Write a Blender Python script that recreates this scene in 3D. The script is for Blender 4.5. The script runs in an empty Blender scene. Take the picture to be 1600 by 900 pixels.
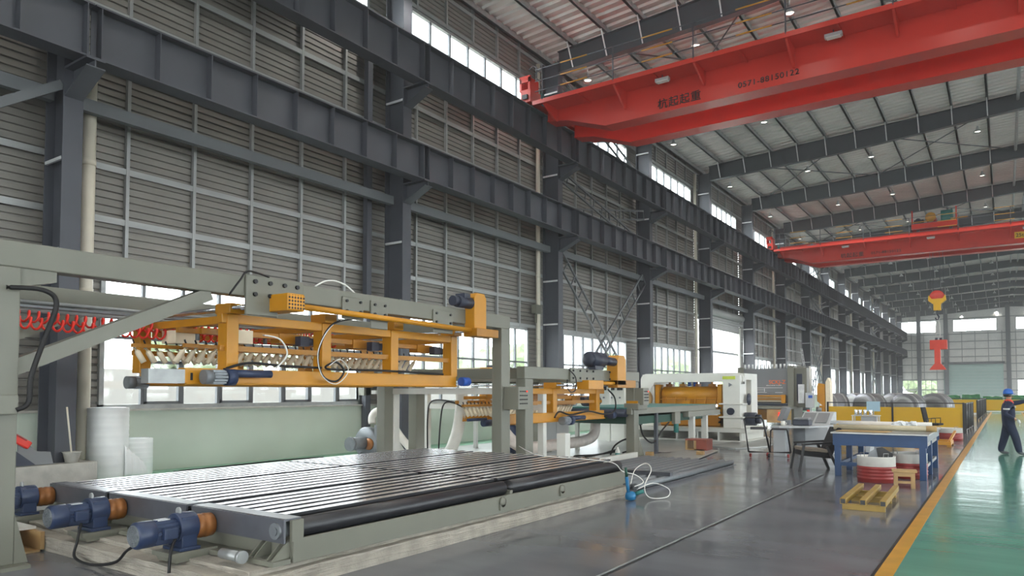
import bpy, bmesh, math, random
from mathutils import Vector, Matrix
random.seed(7)
S = bpy.context.scene
C = S.collection
PI = math.pi
# ------------------------------------------------------------------ camera, sky, exposure
cd = bpy.data.cameras.new('camera'); cam = bpy.data.objects.new('camera', cd); C.objects.link(cam)
cam.location = (0, 0, 1.65); cam.rotation_euler = (math.radians(92.25), 0, math.radians(34.49))
cd.sensor_width = 36; cd.lens = 25.2; cd.shift_y = 0.07375; cd.clip_start = 0.05; cd.clip_end = 900
S.camera = cam
W = bpy.data.worlds.new('overcast'); S.world = W; W.use_nodes = True
wn = W.node_tree.nodes; wl = W.node_tree.links
bg = wn['Background']; bg.inputs[0].default_value = (0.93, 0.97, 1.0, 1); bg.inputs[1].default_value = 9.0
S.view_settings.view_transform = 'Standard'; S.view_settings.look = 'None'
S.view_settings.gamma = 1; S.view_settings.use_curve_mapping = False
S.view_settings.exposure = 0.3
LAMP_W = 320
try:
    S.cycles.use_denoising = True; S.cycles.sample_clamp_indirect = 6; S.cycles.adaptive_threshold = .02; S.cycles.max_bounces = 7
    S.cycles.diffuse_bounces = 4; S.cycles.glossy_bounces = 4; S.cycles.transparent_max_bounces = 12; S.cycles.caustics_reflective = False; S.cycles.caustics_refractive = False
except Exception: pass

# ------------------------------------------------------------------ materials
def lin(h):
    h = h.lstrip('#'); c = [int(h[i:i+2], 16)/255 for i in (0, 2, 4)]
    return tuple((x/12.92 if x <= .04045 else ((x+.055)/1.055)**2.4) for x in c)
MATS = {}
def mat(name, col, rough=.5, metal=0, var=.12, scale=3., bump=0, bscale=20., emit=None, es=0, stretch=None, coat=0, rvar=0, spec=.5):
    m = bpy.data.materials.new(name); m.use_nodes = True; nt = m.node_tree; n = nt.nodes; l = nt.links
    b = n['Principled BSDF']; c = lin(col)
    b.inputs['Base Color'].default_value = (*c, 1); b.inputs['Roughness'].default_value = rough
    b.inputs['Metallic'].default_value = metal; b.inputs['Specular IOR Level'].default_value = spec
    if coat: b.inputs['Coat Weight'].default_value = coat; b.inputs['Coat Roughness'].default_value = .12
    if emit: b.inputs['Emission Color'].default_value = (*lin(emit), 1); b.inputs['Emission Strength'].default_value = es
    if var or bump or rvar:
        tc = n.new('ShaderNodeTexCoord'); mp = n.new('ShaderNodeMapping'); l.new(tc.outputs['Object'], mp.inputs[0])
        if stretch: mp.inputs['Scale'].default_value = stretch
    if var:
        t = n.new('ShaderNodeTexNoise'); t.inputs['Scale'].default_value = scale; t.inputs['Detail'].default_value = 6; l.new(mp.outputs[0], t.inputs[0])
        r = n.new('ShaderNodeValToRGB'); r.color_ramp.elements[0].position = .3; r.color_ramp.elements[1].position = .7
        r.color_ramp.elements[0].color = (*[x*(1-var) for x in c], 1); r.color_ramp.elements[1].color = (*[min(1, x*(1+var)) for x in c], 1)
        l.new(t.outputs[0], r.inputs[0]); l.new(r.outputs[0], b.inputs['Base Color'])
        if rvar:
            q = n.new('ShaderNodeMapRange'); q.inputs['From Min'].default_value = .3; q.inputs['From Max'].default_value = .7
            q.inputs['To Min'].default_value = rough-rvar; q.inputs['To Max'].default_value = rough+rvar
            l.new(t.outputs[0], q.inputs['Value']); l.new(q.outputs[0], b.inputs['Roughness'])
    if bump:
        t2 = n.new('ShaderNodeTexNoise'); t2.inputs['Scale'].default_value = bscale; t2.inputs['Detail'].default_value = 4; l.new(mp.outputs[0], t2.inputs[0])
        bp = n.new('ShaderNodeBump'); bp.inputs['Strength'].default_value = bump; bp.inputs['Distance'].default_value = .02
        l.new(t2.outputs[0], bp.inputs['Height']); l.new(bp.outputs[0], b.inputs['Normal'])
    MATS[name] = m; return m
mat('steel_dark', '#4b4e55', .5, 0, .08, 1.5)
mat('steel_mid', '#676b6e', .45, 0, .08, 2)
mat('galv', '#9c9f9e', .38, .35, .15, 6)
mat('galv_bright', '#dddfdf', .35, .25, .1, 6)
mat('sheet', '#7f7c76', .45, .25, .10, 1.2)
mat('roof_sheet', '#e6e3de', .36, .25, .08, .8)
mat('end_sheet', '#dcdcd8', .5, .1, .06, 1)
mat('rafter', '#4f5459', .5, 0, .06, 1)
mat('wall_green', '#bfc9bb', .55, 0, .07, .9)
mat('sill', '#b5b3aa', .8, 0, .15, 5, .3, 40)
mat('floor_grey', '#6e7075', .155, 0, .16, .55, .10, 1.3, stretch=(1, 2.2, 1), rvar=.07, spec=.6)
mat('floor_green', '#5c9c88', .12, 0, .08, .7, .22, .9, stretch=(.7, 3.0, 1), rvar=.03, spec=.6)
mat('floor_pad_lit', '#c4c5c2', .3, 0, .12, .8, .05, 2)  # pale slab colour with the window light on the floor put into it
mat('line_yellow', '#c9942a', .32, 0, .12, 4)
mat('strip_green', '#8fc0a4', .4, 0, .08, 2)
mat('black', '#17181a', .45, 0, .1, 6)
mat('rubber', '#101012', .6, 0, 0)
mat('concrete', '#a7a195', .85, 0, .18, 5, .5, 30)
mat('paint_grey', '#78786c', .42, 0, .05, 2)
mat('paint_white', '#dcdcd4', .42, 0, .05, 2)
mat('yellow', '#c98a12', .4, 0, .07, 3)
mat('yellow_dark', '#ad7411', .42, 0, .08, 3)
mat('red', '#cc3d32', .27, 0, .05, 1, spec=.4)
mat('red_hook', '#d6402a', .45, 0, .08, 3)
mat('roller', '#26272b', .33, 0, .12, 5, spec=.5, stretch=(4, .6, 4))
mat('slat', '#e4e4e6', .27, .7, .05, 1.2)
mat('plate_dark', '#5e6066', .35, .3, .12, 5)
mat('motor_blue', '#2a3855', .4, 0, .1, 8)
mat('motor_dark', '#2a3040', .45, 0, .1, 8)
mat('motor_grey', '#7d8286', .4, .3, .1, 8)
mat('blue_bright', '#2456b0', .4, 0, .05, 6)
mat('copper', '#96602f', .4, .2, .15, 12)
mat('chrome', '#c9ccd0', .15, .9, .05, 8)
mat('cream', '#efe2c6', .5, 0, .06, 8)
mat('hose_red', '#e0301e', .4, 0, 0)
mat('foam', '#f7faf7', .6, 0, .03, 6)
mat('pvc', '#dcd5c4', .45, 0, .05, 3)
mat('bench_blue', '#133f6c', .45, 0, .1, 5)
mat('drum_red', '#8f302d', .4, .1, .12, 6)
mat('drum_white', '#d9d7d0', .5, 0, .08, 6)
mat('wood', '#b08f60', .6, 0, .2, 3, stretch=(1, 8, 1))
mat('wood_red', '#8e4a3c', .6, 0, .2, 5)
mat('frame_olive', '#a2843a', .45, 0, .12, 5)
mat('belt_green', '#1f4a3c', .6, 0, .1, 5)
mat('cloth_black', '#1c1c1f', .9, 0, .1, 20)
mat('cushion', '#857b6d', .9, 0, .08, 20)
mat('navy', '#1d2740', .85, 0, .12, 9)
mat('skin', '#b98a6c', .6, 0, .05, 9)
mat('helmet', '#1f66c4', .3, 0, 0)
mat('reflective', '#e4e4de', .4, 0, 0)
mat('shoe', '#5b5c60', .7, 0, .1, 9)
mat('teal', '#2e7a74', .45, 0, .1, 6)
mat('pump_blue', '#1b6d9c', .4, 0, .1, 9)
mat('hose_white', '#e8e8e2', .5, 0, 0)
mat('duct', '#dfdcd2', .5, 0, .05, 6)
mat('duct_clear', '#d9cfc6', .35, 0, .12, 6)
mat('coil_steel', '#737376', .35, .5, .12, 4)
mat('coil_band', '#969694', .4, .3, .05, 4)
mat('shutter', '#a5bdb7', .5, 0, .03, 1)
mat('shutter_grey', '#a6a8a6', .45, .2, .04, 1)
mat('press_grey', '#7c7e80', .45, .1, .06, 1)
mat('orange', '#ff7420', .5, 0, 0)
mat('text_black', '#120c0d', .6, 0, 0)
mat('text_white', '#e9e9e9', .6, 0, 0)
mat('text_blue', '#5b86c0', .6, 0, 0)
mat('lime', '#c6d44a', .5, 0, 0)
mat('sign_yellow', '#e6b422', .5, 0, 0)
mat('lamp_shell', '#b9bbba', .4, .4, 0)
mat('lamp_glow', '#ffffff', .4, 0, 0, emit='#fff7e6', es=4)
mat('led_glow', '#e6ebe8', .4, 0, .05, 8)
mat('led_red', '#ff2a1a', .4, 0, 0, emit='#ff2010', es=2)
mat('led_green', '#2aff6a', .4, 0, 0, emit='#20ff60', es=1)
mat('led_amber', '#ffd02a', .4, 0, 0, emit='#ffc020', es=.7)
mat('screen', '#20262c', .2, 0, 0)
mat('cabinet', '#b9bdbf', .45, 0, .04, 2)
mat('paper_blue', '#a8c8d8', .6, 0, 0)
mat('board', '#a0a19e', .3, .4, .15, 2)
mat('cardboard', '#b59767', .8, 0, .12, 5)
mat('tubewrap', '#b8ae92', .45, 0, .1, 5)
mat('film', '#dfe3e4', .3, 0, .06, 9)
mat('ground_out', '#98968f', .9, 0, .1, .5)
mat('leaf', '#6d7b58', .8, 0, .35, 1.2)
mat('wall_out', '#a8a5a2', .8, 0, .06, .5)
mat('build_out', '#8a8f98', .8, 0, .04, .5)
mat('build_glass', '#5a6270', .3, 0, 0)
mat('hedge', '#2f7a48', .8, 0, .3, 2)
def glass(name, tint, fac):
    m = bpy.data.materials.new(name); m.use_nodes = True; nt = m.node_tree; n = nt.nodes; l = nt.links
    for x in list(n): n.remove(x)
    o = n.new('ShaderNodeOutputMaterial'); mx = n.new('ShaderNodeMixShader'); t = n.new('ShaderNodeBsdfTransparent'); g = n.new('ShaderNodeBsdfGlossy')
    t.inputs[0].default_value = (*tint, 1); g.inputs['Roughness'].default_value = .05; mx.inputs[0].default_value = fac
    l.new(t.outputs[0], mx.inputs[1]); l.new(g.outputs[0], mx.inputs[2]); l.new(mx.outputs[0], o.inputs[0]); MATS[name] = m
glass('glass', (.95, .97, .97), .05)
# yellow perforated safety mesh: holes by a fine dot grid, real alpha of the perforated sheet
def mesh_yellow():
    m = bpy.data.materials.new('fence_mesh'); m.use_nodes = True; nt = m.node_tree; n = nt.nodes; l = nt.links
    b = n['Principled BSDF']; b.inputs['Base Color'].default_value = (*lin('#dcae14'), 1); b.inputs['Roughness'].default_value = .5
    b.inputs['Alpha'].default_value = .93; MATS['fence_mesh'] = m
mesh_yellow()
# perforated guard: dark hole pattern (flat print of punched holes)
def perf():
    m = bpy.data.materials.new('perforated'); m.use_nodes = True; nt = m.node_tree; n = nt.nodes; l = nt.links
    b = n['Principled BSDF']; tc = n.new('ShaderNodeTexCoord'); v = n.new('ShaderNodeTexVoronoi'); v.inputs['Scale'].default_value = 23; v.inputs['Randomness'].default_value = 0
    l.new(tc.outputs['Object'], v.inputs[0]); r = n.new('ShaderNodeValToRGB'); r.color_ramp.interpolation = 'CONSTANT'
    r.color_ramp.elements[0].color = (*lin('#3a2408'), 1); r.color_ramp.elements[1].position = .36; r.color_ramp.elements[1].color = (*lin('#d8940f'), 1)
    l.new(v.outputs['Distance'], r.inputs[0]); l.new(r.outputs[0], b.inputs['Base Color']); b.inputs['Roughness'].default_value = .45; MATS['perforated'] = m
perf()

# ------------------------------------------------------------------ mesh helpers
def frame(d):
    d = d.normalized(); u = Vector((0, 0, 1)) if abs(d.z) < .95 else Vector((1, 0, 0))
    s = d.cross(u).normalized(); return s, s.cross(d).normalized()
class MB:
    def __init__(s): s.v = []; s.f = []; s.sm = []
    def _add(s, vs, fs, smooth=False):
        o = len(s.v); s.v += [tuple(p) for p in vs]; s.f += [[i+o for i in f] for f in fs]
        s.sm += (smooth if isinstance(smooth, list) else [smooth]*len(fs)); return s
    def box(s, x0, x1, y0, y1, z0, z1):
        return s._add([(x, y, z) for x in (x0, x1) for y in (y0, y1) for z in (z0, z1)],
                      [(0, 1, 3, 2), (4, 6, 7, 5), (0, 4, 5, 1), (2, 3, 7, 6), (0, 2, 6, 4), (1, 5, 7, 3)])
    def cb(s, c, d): return s.box(c[0]-d[0]/2, c[0]+d[0]/2, c[1]-d[1]/2, c[1]+d[1]/2, c[2]-d[2]/2, c[2]+d[2]/2)
    def bar(s, p, q, w, h=None):
        p = Vector(p); q = Vector(q); a, b = frame(q-p); h = w if h is None else h; a = a*w/2; b = b*h/2
        vs = [e+i*a+j*b for e in (p, q) for i in (-1, 1) for j in (-1, 1)]
        return s._add(vs, [(0, 1, 3, 2), (4, 6, 7, 5), (0, 4, 5, 1), (2, 3, 7, 6), (0, 2, 6, 4), (1, 5, 7, 3)])
    def cyl(s, p, q, r, n=16, r2=None, cap=True):
        p = Vector(p); q = Vector(q); a, b = frame(q-p); r2 = r if r2 is None else r2
        vs = [p+(a*math.cos(2*PI*i/n)+b*math.sin(2*PI*i/n))*r for i in range(n)]+[q+(a*math.cos(2*PI*i/n)+b*math.sin(2*PI*i/n))*r2 for i in range(n)]
        fs = [(i, (i+1) % n, n+(i+1) % n, n+i) for i in range(n)]; sm = [True]*n
        if cap: fs += [tuple(range(n))[::-1], tuple(range(n, 2*n))]; sm += [False, False]
        return s._add(vs, fs, sm)
    def tube(s, pts, r, n=8):
        pts = [Vector(p) for p in pts]; N = len(pts); vs = []; fs = []; pa = None
        for i, p in enumerate(pts):
            d = pts[min(i+1, N-1)]-pts[max(i-1, 0)]
            if pa is None: a, b = frame(d)
            else:
                dn = d.normalized(); a = pa-dn*pa.dot(dn)
                if a.length < 1e-6: a, b = frame(d)
                a.normalize(); b = dn.cross(a)
            pa = a; rr = r[i] if isinstance(r, (list, tuple)) else r
            vs += [p+(a*math.cos(2*PI*k/n)+b*math.sin(2*PI*k/n))*rr for k in range(n)]
        for i in range(N-1):
            for k in range(n): fs.append((i*n+k, i*n+(k+1) % n, (i+1)*n+(k+1) % n, (i+1)*n+k))
        sm = [True]*len(fs); fs += [tuple(range(n))[::-1], tuple(range((N-1)*n, N*n))]; sm += [False]*2
        return s._add(vs, fs, sm)
    def lathe(s, prof, c, axis='z', n=24, smooth=True):
        vs = []; fs = []; N = len(prof)
        for r, h in prof:
            for k in range(n):
                t = 2*PI*k/n; u, w = r*math.cos(t), r*math.sin(t)
                q = (u, w, h) if axis == 'z' else ((h, u, w) if axis == 'x' else (w, h, u)); vs.append((c[0]+q[0], c[1]+q[1], c[2]+q[2]))
        for i in range(N-1):
            for k in range(n): fs.append((i*n+k, i*n+(k+1) % n, (i+1)*n+(k+1) % n, (i+1)*n+k))
        sm = [smooth]*len(fs); fs += [tuple(range(n))[::-1], tuple(range((N-1)*n, N*n))]; sm += [False]*2
        return s._add(vs, fs, sm)
    def prism(s, poly, axis, a, b):
        n = len(poly)
        def P(u, w, h): return {'x': (h, u, w), 'y': (u, h, w), 'z': (u, w, h)}[axis]
        vs = [P(u, w, a) for u, w in poly]+[P(u, w, b) for u, w in poly]
        return s._add(vs, [tuple(range(n)), tuple(range(n, 2*n))[::-1]]+[(i, n+i, n+(i+1) % n, (i+1) % n) for i in range(n)])
    def mesh(s, name, off=(0, 0, 0)):
        me = bpy.data.meshes.new(name); me.from_pydata([(x-off[0], y-off[1], z-off[2]) for x, y, z in s.v], [], s.f)
        me.polygons.foreach_set('use_smooth', s.sm); bm = bmesh.new(); bm.from_mesh(me); bmesh.ops.recalc_face_normals(bm, faces=bm.faces); bm.to_mesh(me); bm.free(); return me
    def build(s, name, m, parent=None, local=False, bev=0):
        off = (0, 0, 0)
        if parent is not None and not local: off = wloc(parent)
        me = s.mesh(name, off); me.materials.append(MATS[m]); return link(name, me, parent, bev=bev)
def wloc(o):
    l = Vector(o.location)
    while o.parent: o = o.parent; l += o.location
    return l
def link(name, me, parent=None, loc=(0, 0, 0), rot=(0, 0, 0), scale=(1, 1, 1), bev=0):
    o = bpy.data.objects.new(name, me); C.objects.link(o); o.parent = parent; o.location = loc; o.rotation_euler = rot; o.scale = scale
    if bev:
        b = o.modifiers.new('bevel', 'BEVEL'); b.width = bev; b.segments = 2; b.limit_method = 'ANGLE'; b.angle_limit = .7
    return o
def mk(name, mb, m):
    me = mb.mesh(name); me.materials.append(MATS[m]); return me
def tag(o, label=None, cat=None, group=None, kind=None):
    if label: o['label'] = label
    if cat: o['category'] = cat
    if group: o['group'] = group
    if kind: o['kind'] = kind
    return o
def thing(name, label, cat, loc=(0, 0, 0), rz=0, group=None, kind=None):
    o = bpy.data.objects.new(name, None); C.objects.link(o); o.location = loc; o.rotation_euler = (0, 0, rz); o.empty_display_size = .1
    return tag(o, label, cat, group, kind)
def copy_tree(o, parent=None):
    c = o.copy(); C.objects.link(c); c.parent = parent
    for ch in list(o.children): copy_tree(ch, c)
    return c
def B(name, m, parent, *a, bev=0, local=False): return MB().box(*a).build(name, m, parent, local, bev)
ORD = 'first second third fourth fifth sixth seventh eighth ninth tenth eleventh twelfth thirteenth fourteenth fifteenth sixteenth seventeenth eighteenth nineteenth twentieth'.split()
def text_obj(name, body, size, m, parent, loc, rot, ext=.004, align='LEFT', sx=1, spacing=1):
    cu = bpy.data.curves.new(name, 'FONT'); cu.body = body; cu.size = size; cu.extrude = ext; cu.align_x = align; cu.space_character = spacing; cu.offset = size*.008
    t = bpy.data.objects.new(name, cu); C.objects.link(t); dg = bpy.context.evaluated_depsgraph_get()
    me = bpy.data.meshes.new_from_object(t.evaluated_get(dg)); bpy.data.objects.remove(t); bpy.data.curves.remove(cu)
    me.materials.clear(); me.materials.append(MATS[m])
    o = link(name, me, parent, loc, rot, (sx, 1, 1)); return o
# ================================================================== SETTING
XW, XC = -14.8, -13.8           # left wall sheet plane, column front face
XR = 17.0                        # right wall
RIDGE = 1.1
Y0, Y1 = -19.4, 134.0
YC = [-2.45, 6.05] + [14.85+8.5*i for i in range(14)]     # column lines seen (index 1 is the leftmost in view)
YALL = [-10.95] + YC
def st(name, mb, m, label, cat='structure'): return tag(mb.build(name, m), label, cat, kind='structure')
def rtop(x): return 14.68+.055*(x+13.8) if x <= RIDGE else rtop(2*RIDGE-x)
def rbot(x):
    if x > RIDGE: return rbot(2*RIDGE-x)
    return 13.85+.04*(x+13.6) if x < -7.2 else 14.106+.079*(x+7.2)
# --- floor
st('floor', MB().box(-15, 17.2, Y0-.2, Y1+.2, -.3, 0), 'floor_grey', 'glossy dark grey epoxy workshop floor with cloudy reflections', 'floor')
st('floor_walkway', MB().box(-.86, 1.0, Y0, Y1-8, 0, .004), 'floor_green', 'glossy green painted walkway lane on the right', 'walkway')
st('trim_1', MB().box(-1.0, -.86, Y0, Y1-8, 0, .005), 'line_yellow', 'yellow floor line between grey floor and green walkway', 'floor line')
st('trim_2', MB().box(1.0, 1.15, Y0, Y1-8, 0, .005), 'line_yellow', 'yellow floor line on the far right edge of the green walkway', 'floor line')
st('trim_3', MB().box(-1.03, -1.0, Y0, Y1-8, 0, .004), 'black', 'thin dark joint beside the yellow floor line', 'floor joint')
t = thing('trim_4', 'raised steel floor joint with dark groove crossing the grey floor', 'floor joint', (-3, 5, 0), kind='structure')
B('groove', 'black', t, -3.02, -2.985, Y0, 15.3, 0, .004); B('edge', 'galv', t, -3.035, -3.02, Y0, 15.3, 0, .012)
st('floor_pad_lit', MB().box(-13.7, -7.45, 10.9, 27, 0, .006), 'floor_pad_lit', 'pale machine pad on the floor behind the roller table, lightened to imitate window light', 'floor pad')  # pad added in a pale tone so the floor here looks lit by the windows
st('floor_strip', MB().box(-14.7, -13.75, Y0, Y1-2, 0, .004), 'strip_green', 'pale green painted floor strip along the left wall', 'floor strip')

# --- corrugated sheet mesh helpers (unit width along y)
def corr_v(z0, z1, pitch=.15, d=.036):
    m = MB(); prof = []; z = z0
    while z < z1-1e-4:
        prof += [(0, z), (0, min(z+pitch*.68, z1)), (-d, min(z+pitch*.76, z1)), (-d, min(z+pitch*.92, z1))]; z += pitch
    prof.append((0, z1)); vs = []; fs = []
    for x, zz in prof: vs += [(x, 0, zz), (x, 1, zz)]
    for i in range(len(prof)-1): fs.append((2*i, 2*i+1, 2*i+3, 2*i+2))
    m._add(vs, fs); return m
SH_MAIN = mk('panel', corr_v(4.05, 11.85), 'sheet'); SH_TOP = mk('panel', corr_v(13.45, 15.3), 'sheet')
SH_SIDE = mk('panel', corr_v(1.3, 4.05), 'sheet'); SH_USIDE = mk('panel', corr_v(11.85, 13.45), 'sheet'); SH_FULL = mk('panel', corr_v(1.3, 15.3), 'sheet')
SH_DOOR = mk('panel', corr_v(5.9, 11.85), 'sheet')
GIRT = mk('girt', MB().box(0, .08, 0, 1, -.05, .05).box(.06, .08, 0, 1, -.075, -.05), 'galv')
POST_T = mk('wall_post', MB().box(0, .09, -.035, .035, 0, 1), 'galv')
STRUT = mk('strut', MB().box(0, .16, 0, 1, -.12, .12), 'steel_mid')
def portal(loc, rot, sx, sy):
    l = bpy.data.lights.new('window_portal', 'AREA'); l.shape = 'RECTANGLE'; l.size = sx; l.size_y = sy; l.cycles.is_portal = True
    o = bpy.data.objects.new('window_portal', l); C.objects.link(o); o.location = loc; o.rotation_euler = rot; return o
NWIN = [0]
def window(side, y0, y1, z0, z1, n, transom=None, label='', sash=False):
    """glazed window lying in a wall parallel to y; side -1 left wall, +1 right wall"""
    NWIN[0] += 1; X = XW if side < 0 else XR; s = -side
    w = thing('window_%d' % NWIN[0], label, 'window', (X, (y0+y1)/2, z0), kind='structure')
    xa, xb = sorted((X-s*.06, X+s*.07))
    f = MB().box(xa, xb, y0, y0+.09, z0, z1).box(xa, xb, y1-.09, y1, z0, z1).box(xa, xb, y0, y1, z0, z0+.09).box(xa, xb, y0, y1, z1-.09, z1)
    f.build('window_frame', 'galv', w)
    cw = (y1-y0)/n; xm, xn = sorted((X-s*.03, X+s*.05))
    mm = mk('mullion', MB().box(xm-X, xn-X, -.035, .035, .05, z1-z0-.05), 'steel_mid')
    for i in range(1, n): link('mullion', mm, w, (0, y0+i*cw-(y0+y1)/2, 0))
    if transom:
        MB().box(xm, xn, y0, y1, transom-.03, transom+.03).build('transom', 'steel_mid', w)
    pm = mk('pane', MB().box(-.006, .006, .035, cw-.035, .07, z1-z0-.07), 'glass')
    for i in range(n): link('pane', pm, w, (0, y0+i*cw-(y0+y1)/2, 0))
    if sash:
        for i in range(1, n, 2):
            yy = y0+i*cw; zt = z0+1.0
            MB().box(xm, xn+.01, yy+.03, yy+cw-.03, z0+.09, z0+.15).box(xm, xn+.01, yy+.03, yy+cw-.03, zt-.06, zt).box(xm, xn+.01, yy+.03, yy+.09, z0+.09, zt).box(xm, xn+.01, yy+cw-.09, yy+cw-.03, z0+.09, zt).build('sash', 'steel_mid', w)
    portal((X+s*.1, (y0+y1)/2, (z0+z1)/2), (0, PI/2 if side > 0 else -PI/2, 0), z1-z0, y1-y0)
    return w
# --- left wall
wl_ = thing('wall_left', 'grey corrugated steel side wall with galvanised rails above a pale green base', 'wall', (XW, 60, 0), kind='structure')
def LP(mesh, y, w=1., name='panel', x=XW, z=0, sz=1): return link(name, mesh, wl_, (x-XW, y-60, z), (0, 0, 0), (1, w, sz))
DOORBAY = 5
MB().box(-15, -14.7, Y0, 41.2, 0, 1.26).box(-15, -14.7, 48.5, Y1, 0, 1.26).build('base_wall', 'wall_green', wl_)
MB().box(-15, -14.62, Y0, 41.2, 1.26, 1.3).box(-15, -14.62, 48.5, Y1, 1.26, 1.3).build('sill', 'sill', wl_)
bays = [(YALL[i], YALL[i+1]) for i in range(len(YALL)-1)]+[(YALL[-1], Y1)]
for bi, (a, b) in enumerate(bays):
    k = bi-1                              # bay index, bay 1 starts at the leftmost visible column
    L = b-a
    if L < 3: LP(SH_FULL, a, L); continue
    if k < 1:
        for j in range(6): LP(SH_FULL, a+j*L/6, L/6)
    else:
        for j in range(6): LP(SH_DOOR if k == DOORBAY else SH_MAIN, a+j*L/6, L/6); LP(SH_TOP, a+j*L/6, L/6)
        if k != DOORBAY: LP(SH_SIDE, a, 1.0); LP(SH_SIDE, b-.8, .8)
        LP(SH_USIDE, a, 1.1); LP(SH_USIDE, b-.6, .6)
    for z in (5.1, 6.15, 7.2, 8.3, 9.35, 10.4, 11.4, 13.55, 14.5):
        if k < 13 and not (k == DOORBAY and z < 5.9): LP(GIRT, a, L, 'girt', XW+.005, z)
    LP(GIRT, a, L, 'girt', XW+.005, 4.13)
    for j in range(1, 6):
        if k < 11:
            y = a+j*L/6
            LP(POST_T, y, 1, 'wall_post', XW+.004, 6 if k == DOORBAY else (1.3 if k < 1 else 4.05), 5.85 if k == DOORBAY else (14 if k < 1 else 7.8))
            LP(POST_T, y, 1, 'wall_post', XW+.004, 13.45, 1.8)
    if k < 13: LP(STRUT, a+.18, L-.36, 'strut', XC-.5, 7.06)
    if k >= 1 and L > 3:
        o = ORD[k-1]
        if k != DOORBAY:
            window(-1, a+1.0, b-.8, 1.3, 4.05, 8 if k < 6 else 6, 2.75, 'tall lower side window in the %s bay from the left' % o, sash=(k == 1))
        window(-1, a+1.1, b-.6, 11.85, 13.45, 7 if k < 6 else 5, None, 'high clerestory window in the %s bay from the left' % o)
MB().box(-14.66, -14.5, 14.0, 14.18, 0, 11.4).build('stanchion', 'steel_dark', wl_)
MB().bar((-13.95, 5.9, 7.2), (-13.95, 1.2, 4.0), .12, .16).build('knee_brace', 'steel_mid', wl_)
# door in the left wall
d = thing('door_1', 'open roller door in the left wall showing a pale building outside', 'door', (XW, 45, 0), kind='structure')
B('jamb', 'paint_white', d, -15, -14.6, 41.2, 41.5, 0, 5.9); B('jamb', 'paint_white', d, -15, -14.6, 48.2, 48.5, 0, 5.9)
for i in range(5): B('shutter_slat', 'shutter_grey', d, -14.7, -14.62, 41.4, 48.3, 5.5+i*.16, 5.64+i*.16)
MB().cyl((-14.5, 41.3, 6.5), (-14.5, 48.4, 6.5), .22, 16).build('shutter_roll', 'shutter_grey', d)
MB().tube([(-14.35, 48.2, 6.5), (-14.35, 48.25, 4.8), (-14.35, 48.2, 3.6)], .02, 6).build('pull_chain', 'galv_bright', d)
portal((XW+.2, 44.85, 2.8), (0, -PI/2, 0), 5.6, 6.8)
# --- columns
def h_col(x0, x1, y, z1, w=.34):        # H section, flanges at x0 and x1
    return MB().box(x0, x0+.03, y-w/2, y+w/2, 0, z1).box(x1-.03, x1, y-w/2, y+w/2, 0, z1).box(x0+.03, x1-.03, y-.012, y+.012, 0, z1)
XB = -13.25
for i, y in enumerate(YALL+[Y1-.3]):
    k = i-2
    lab = 'dark grey steel wall column, %s from the left with two crane brackets' % ORD[k] if k >= 0 else 'dark grey steel wall column behind the left edge of view, number %s from it' % ORD[-k-1]
    c = thing('steel_column', lab, 'column', (XC, y, 0), group='left wall columns', kind='structure')
    h_col(XC-.7, XC, y, 14.3 if k != 15 else 14.2).build('shaft', 'steel_dark', c)
    for z in (7.5, 10.25):
        m = MB().prism([(XC, z-.04), (XC+.78, z-.04), (XC+.78, z-.16), (XC, z-.52)], 'y', y-.012, y+.012)
        m.box(XC, XC+.8, y-.16, y+.16, z-.04, z)
        vs = [(XC, y-.16, z-.54), (XC, y+.16, z-.54), (XC+.8, y+.16, z-.18), (XC+.8, y-.16, z-.18)]
        m._add(vs+[(p[0], p[1], p[2]+.02) for p in vs], [(0, 1, 2, 3), (7, 6, 5, 4), (0, 4, 5, 1), (1, 5, 6, 2), (2, 6, 7, 3), (3, 7, 4, 0)])
        m.build('crane_bracket', 'steel_dark', c)
    for z in (4.2, 5.85, 9.9, 13.1): MB().box(XC-.68, XC-.03, y-.17, y-.13, z-.03, z+.03).build('stiffener', 'galv_bright', c)
    if k >= 0 and k % 2 == 0 and k < 14:
        pr = .12 if k == 0 else .085; yy = y+.58 if k == 0 else y-.3; xx = -14.45 if k == 0 else -14.62
        p = tag(MB().cyl((xx, yy, .02), (xx, yy, 7.7 if k == 0 else 14.3), pr, 14).cyl((xx, yy, 6.0), (xx, yy, 6.12), pr*1.08, 14).cyl((xx, yy, 3.5), (xx, yy, 3.62), pr*1.08, 14).build('downpipe', 'pvc'),
                'cream plastic rainwater pipe beside the %s wall column from the left' % ORD[k], 'pipe', 'rainwater pipes')
# --- runway beams
STF = mk('stiffener', MB().box(-.19, .19, -.008, .008, 0, 1), 'steel_dark')
for nm, zb, zt, lab in (('lower', 7.5, 8.48, 'long lower crane runway girder with web stiffeners along the left wall'), ('upper', 10.25, 11.36, 'long upper crane runway girder carrying the red cranes along the left wall')):
    r = thing('crane_runway', lab, 'runway beam', (XB, 60, zb), kind='structure')
    for bi, (a, b) in enumerate(bays):
        if b-a < 3: b = a+.01+(b-a)
        m = MB().box(XB-.2, XB+.2, a+.01, b-.01, zt-.03, zt).box(XB-.2, XB+.2, a+.01, b-.01, zb, zb+.03).box(XB-.008, XB+.008, a+.01, b-.01, zb+.03, zt-.03)
        s = m.build('beam_segment', 'steel_dark', r)
        if bi > 0:
            n = 8
            for j in range(n+1):
                y = a+.12+j*(b-a-.24)/n
                link('stiffener', STF, s, (0, y-60, .03), (0, 0, 0), (1, 1, zt-zb-.06))
    if nm == 'upper': MB().box(XB-.05, XB+.05, Y0, Y1, zt, zt+.12).build('rail', 'steel_mid', r)
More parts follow.
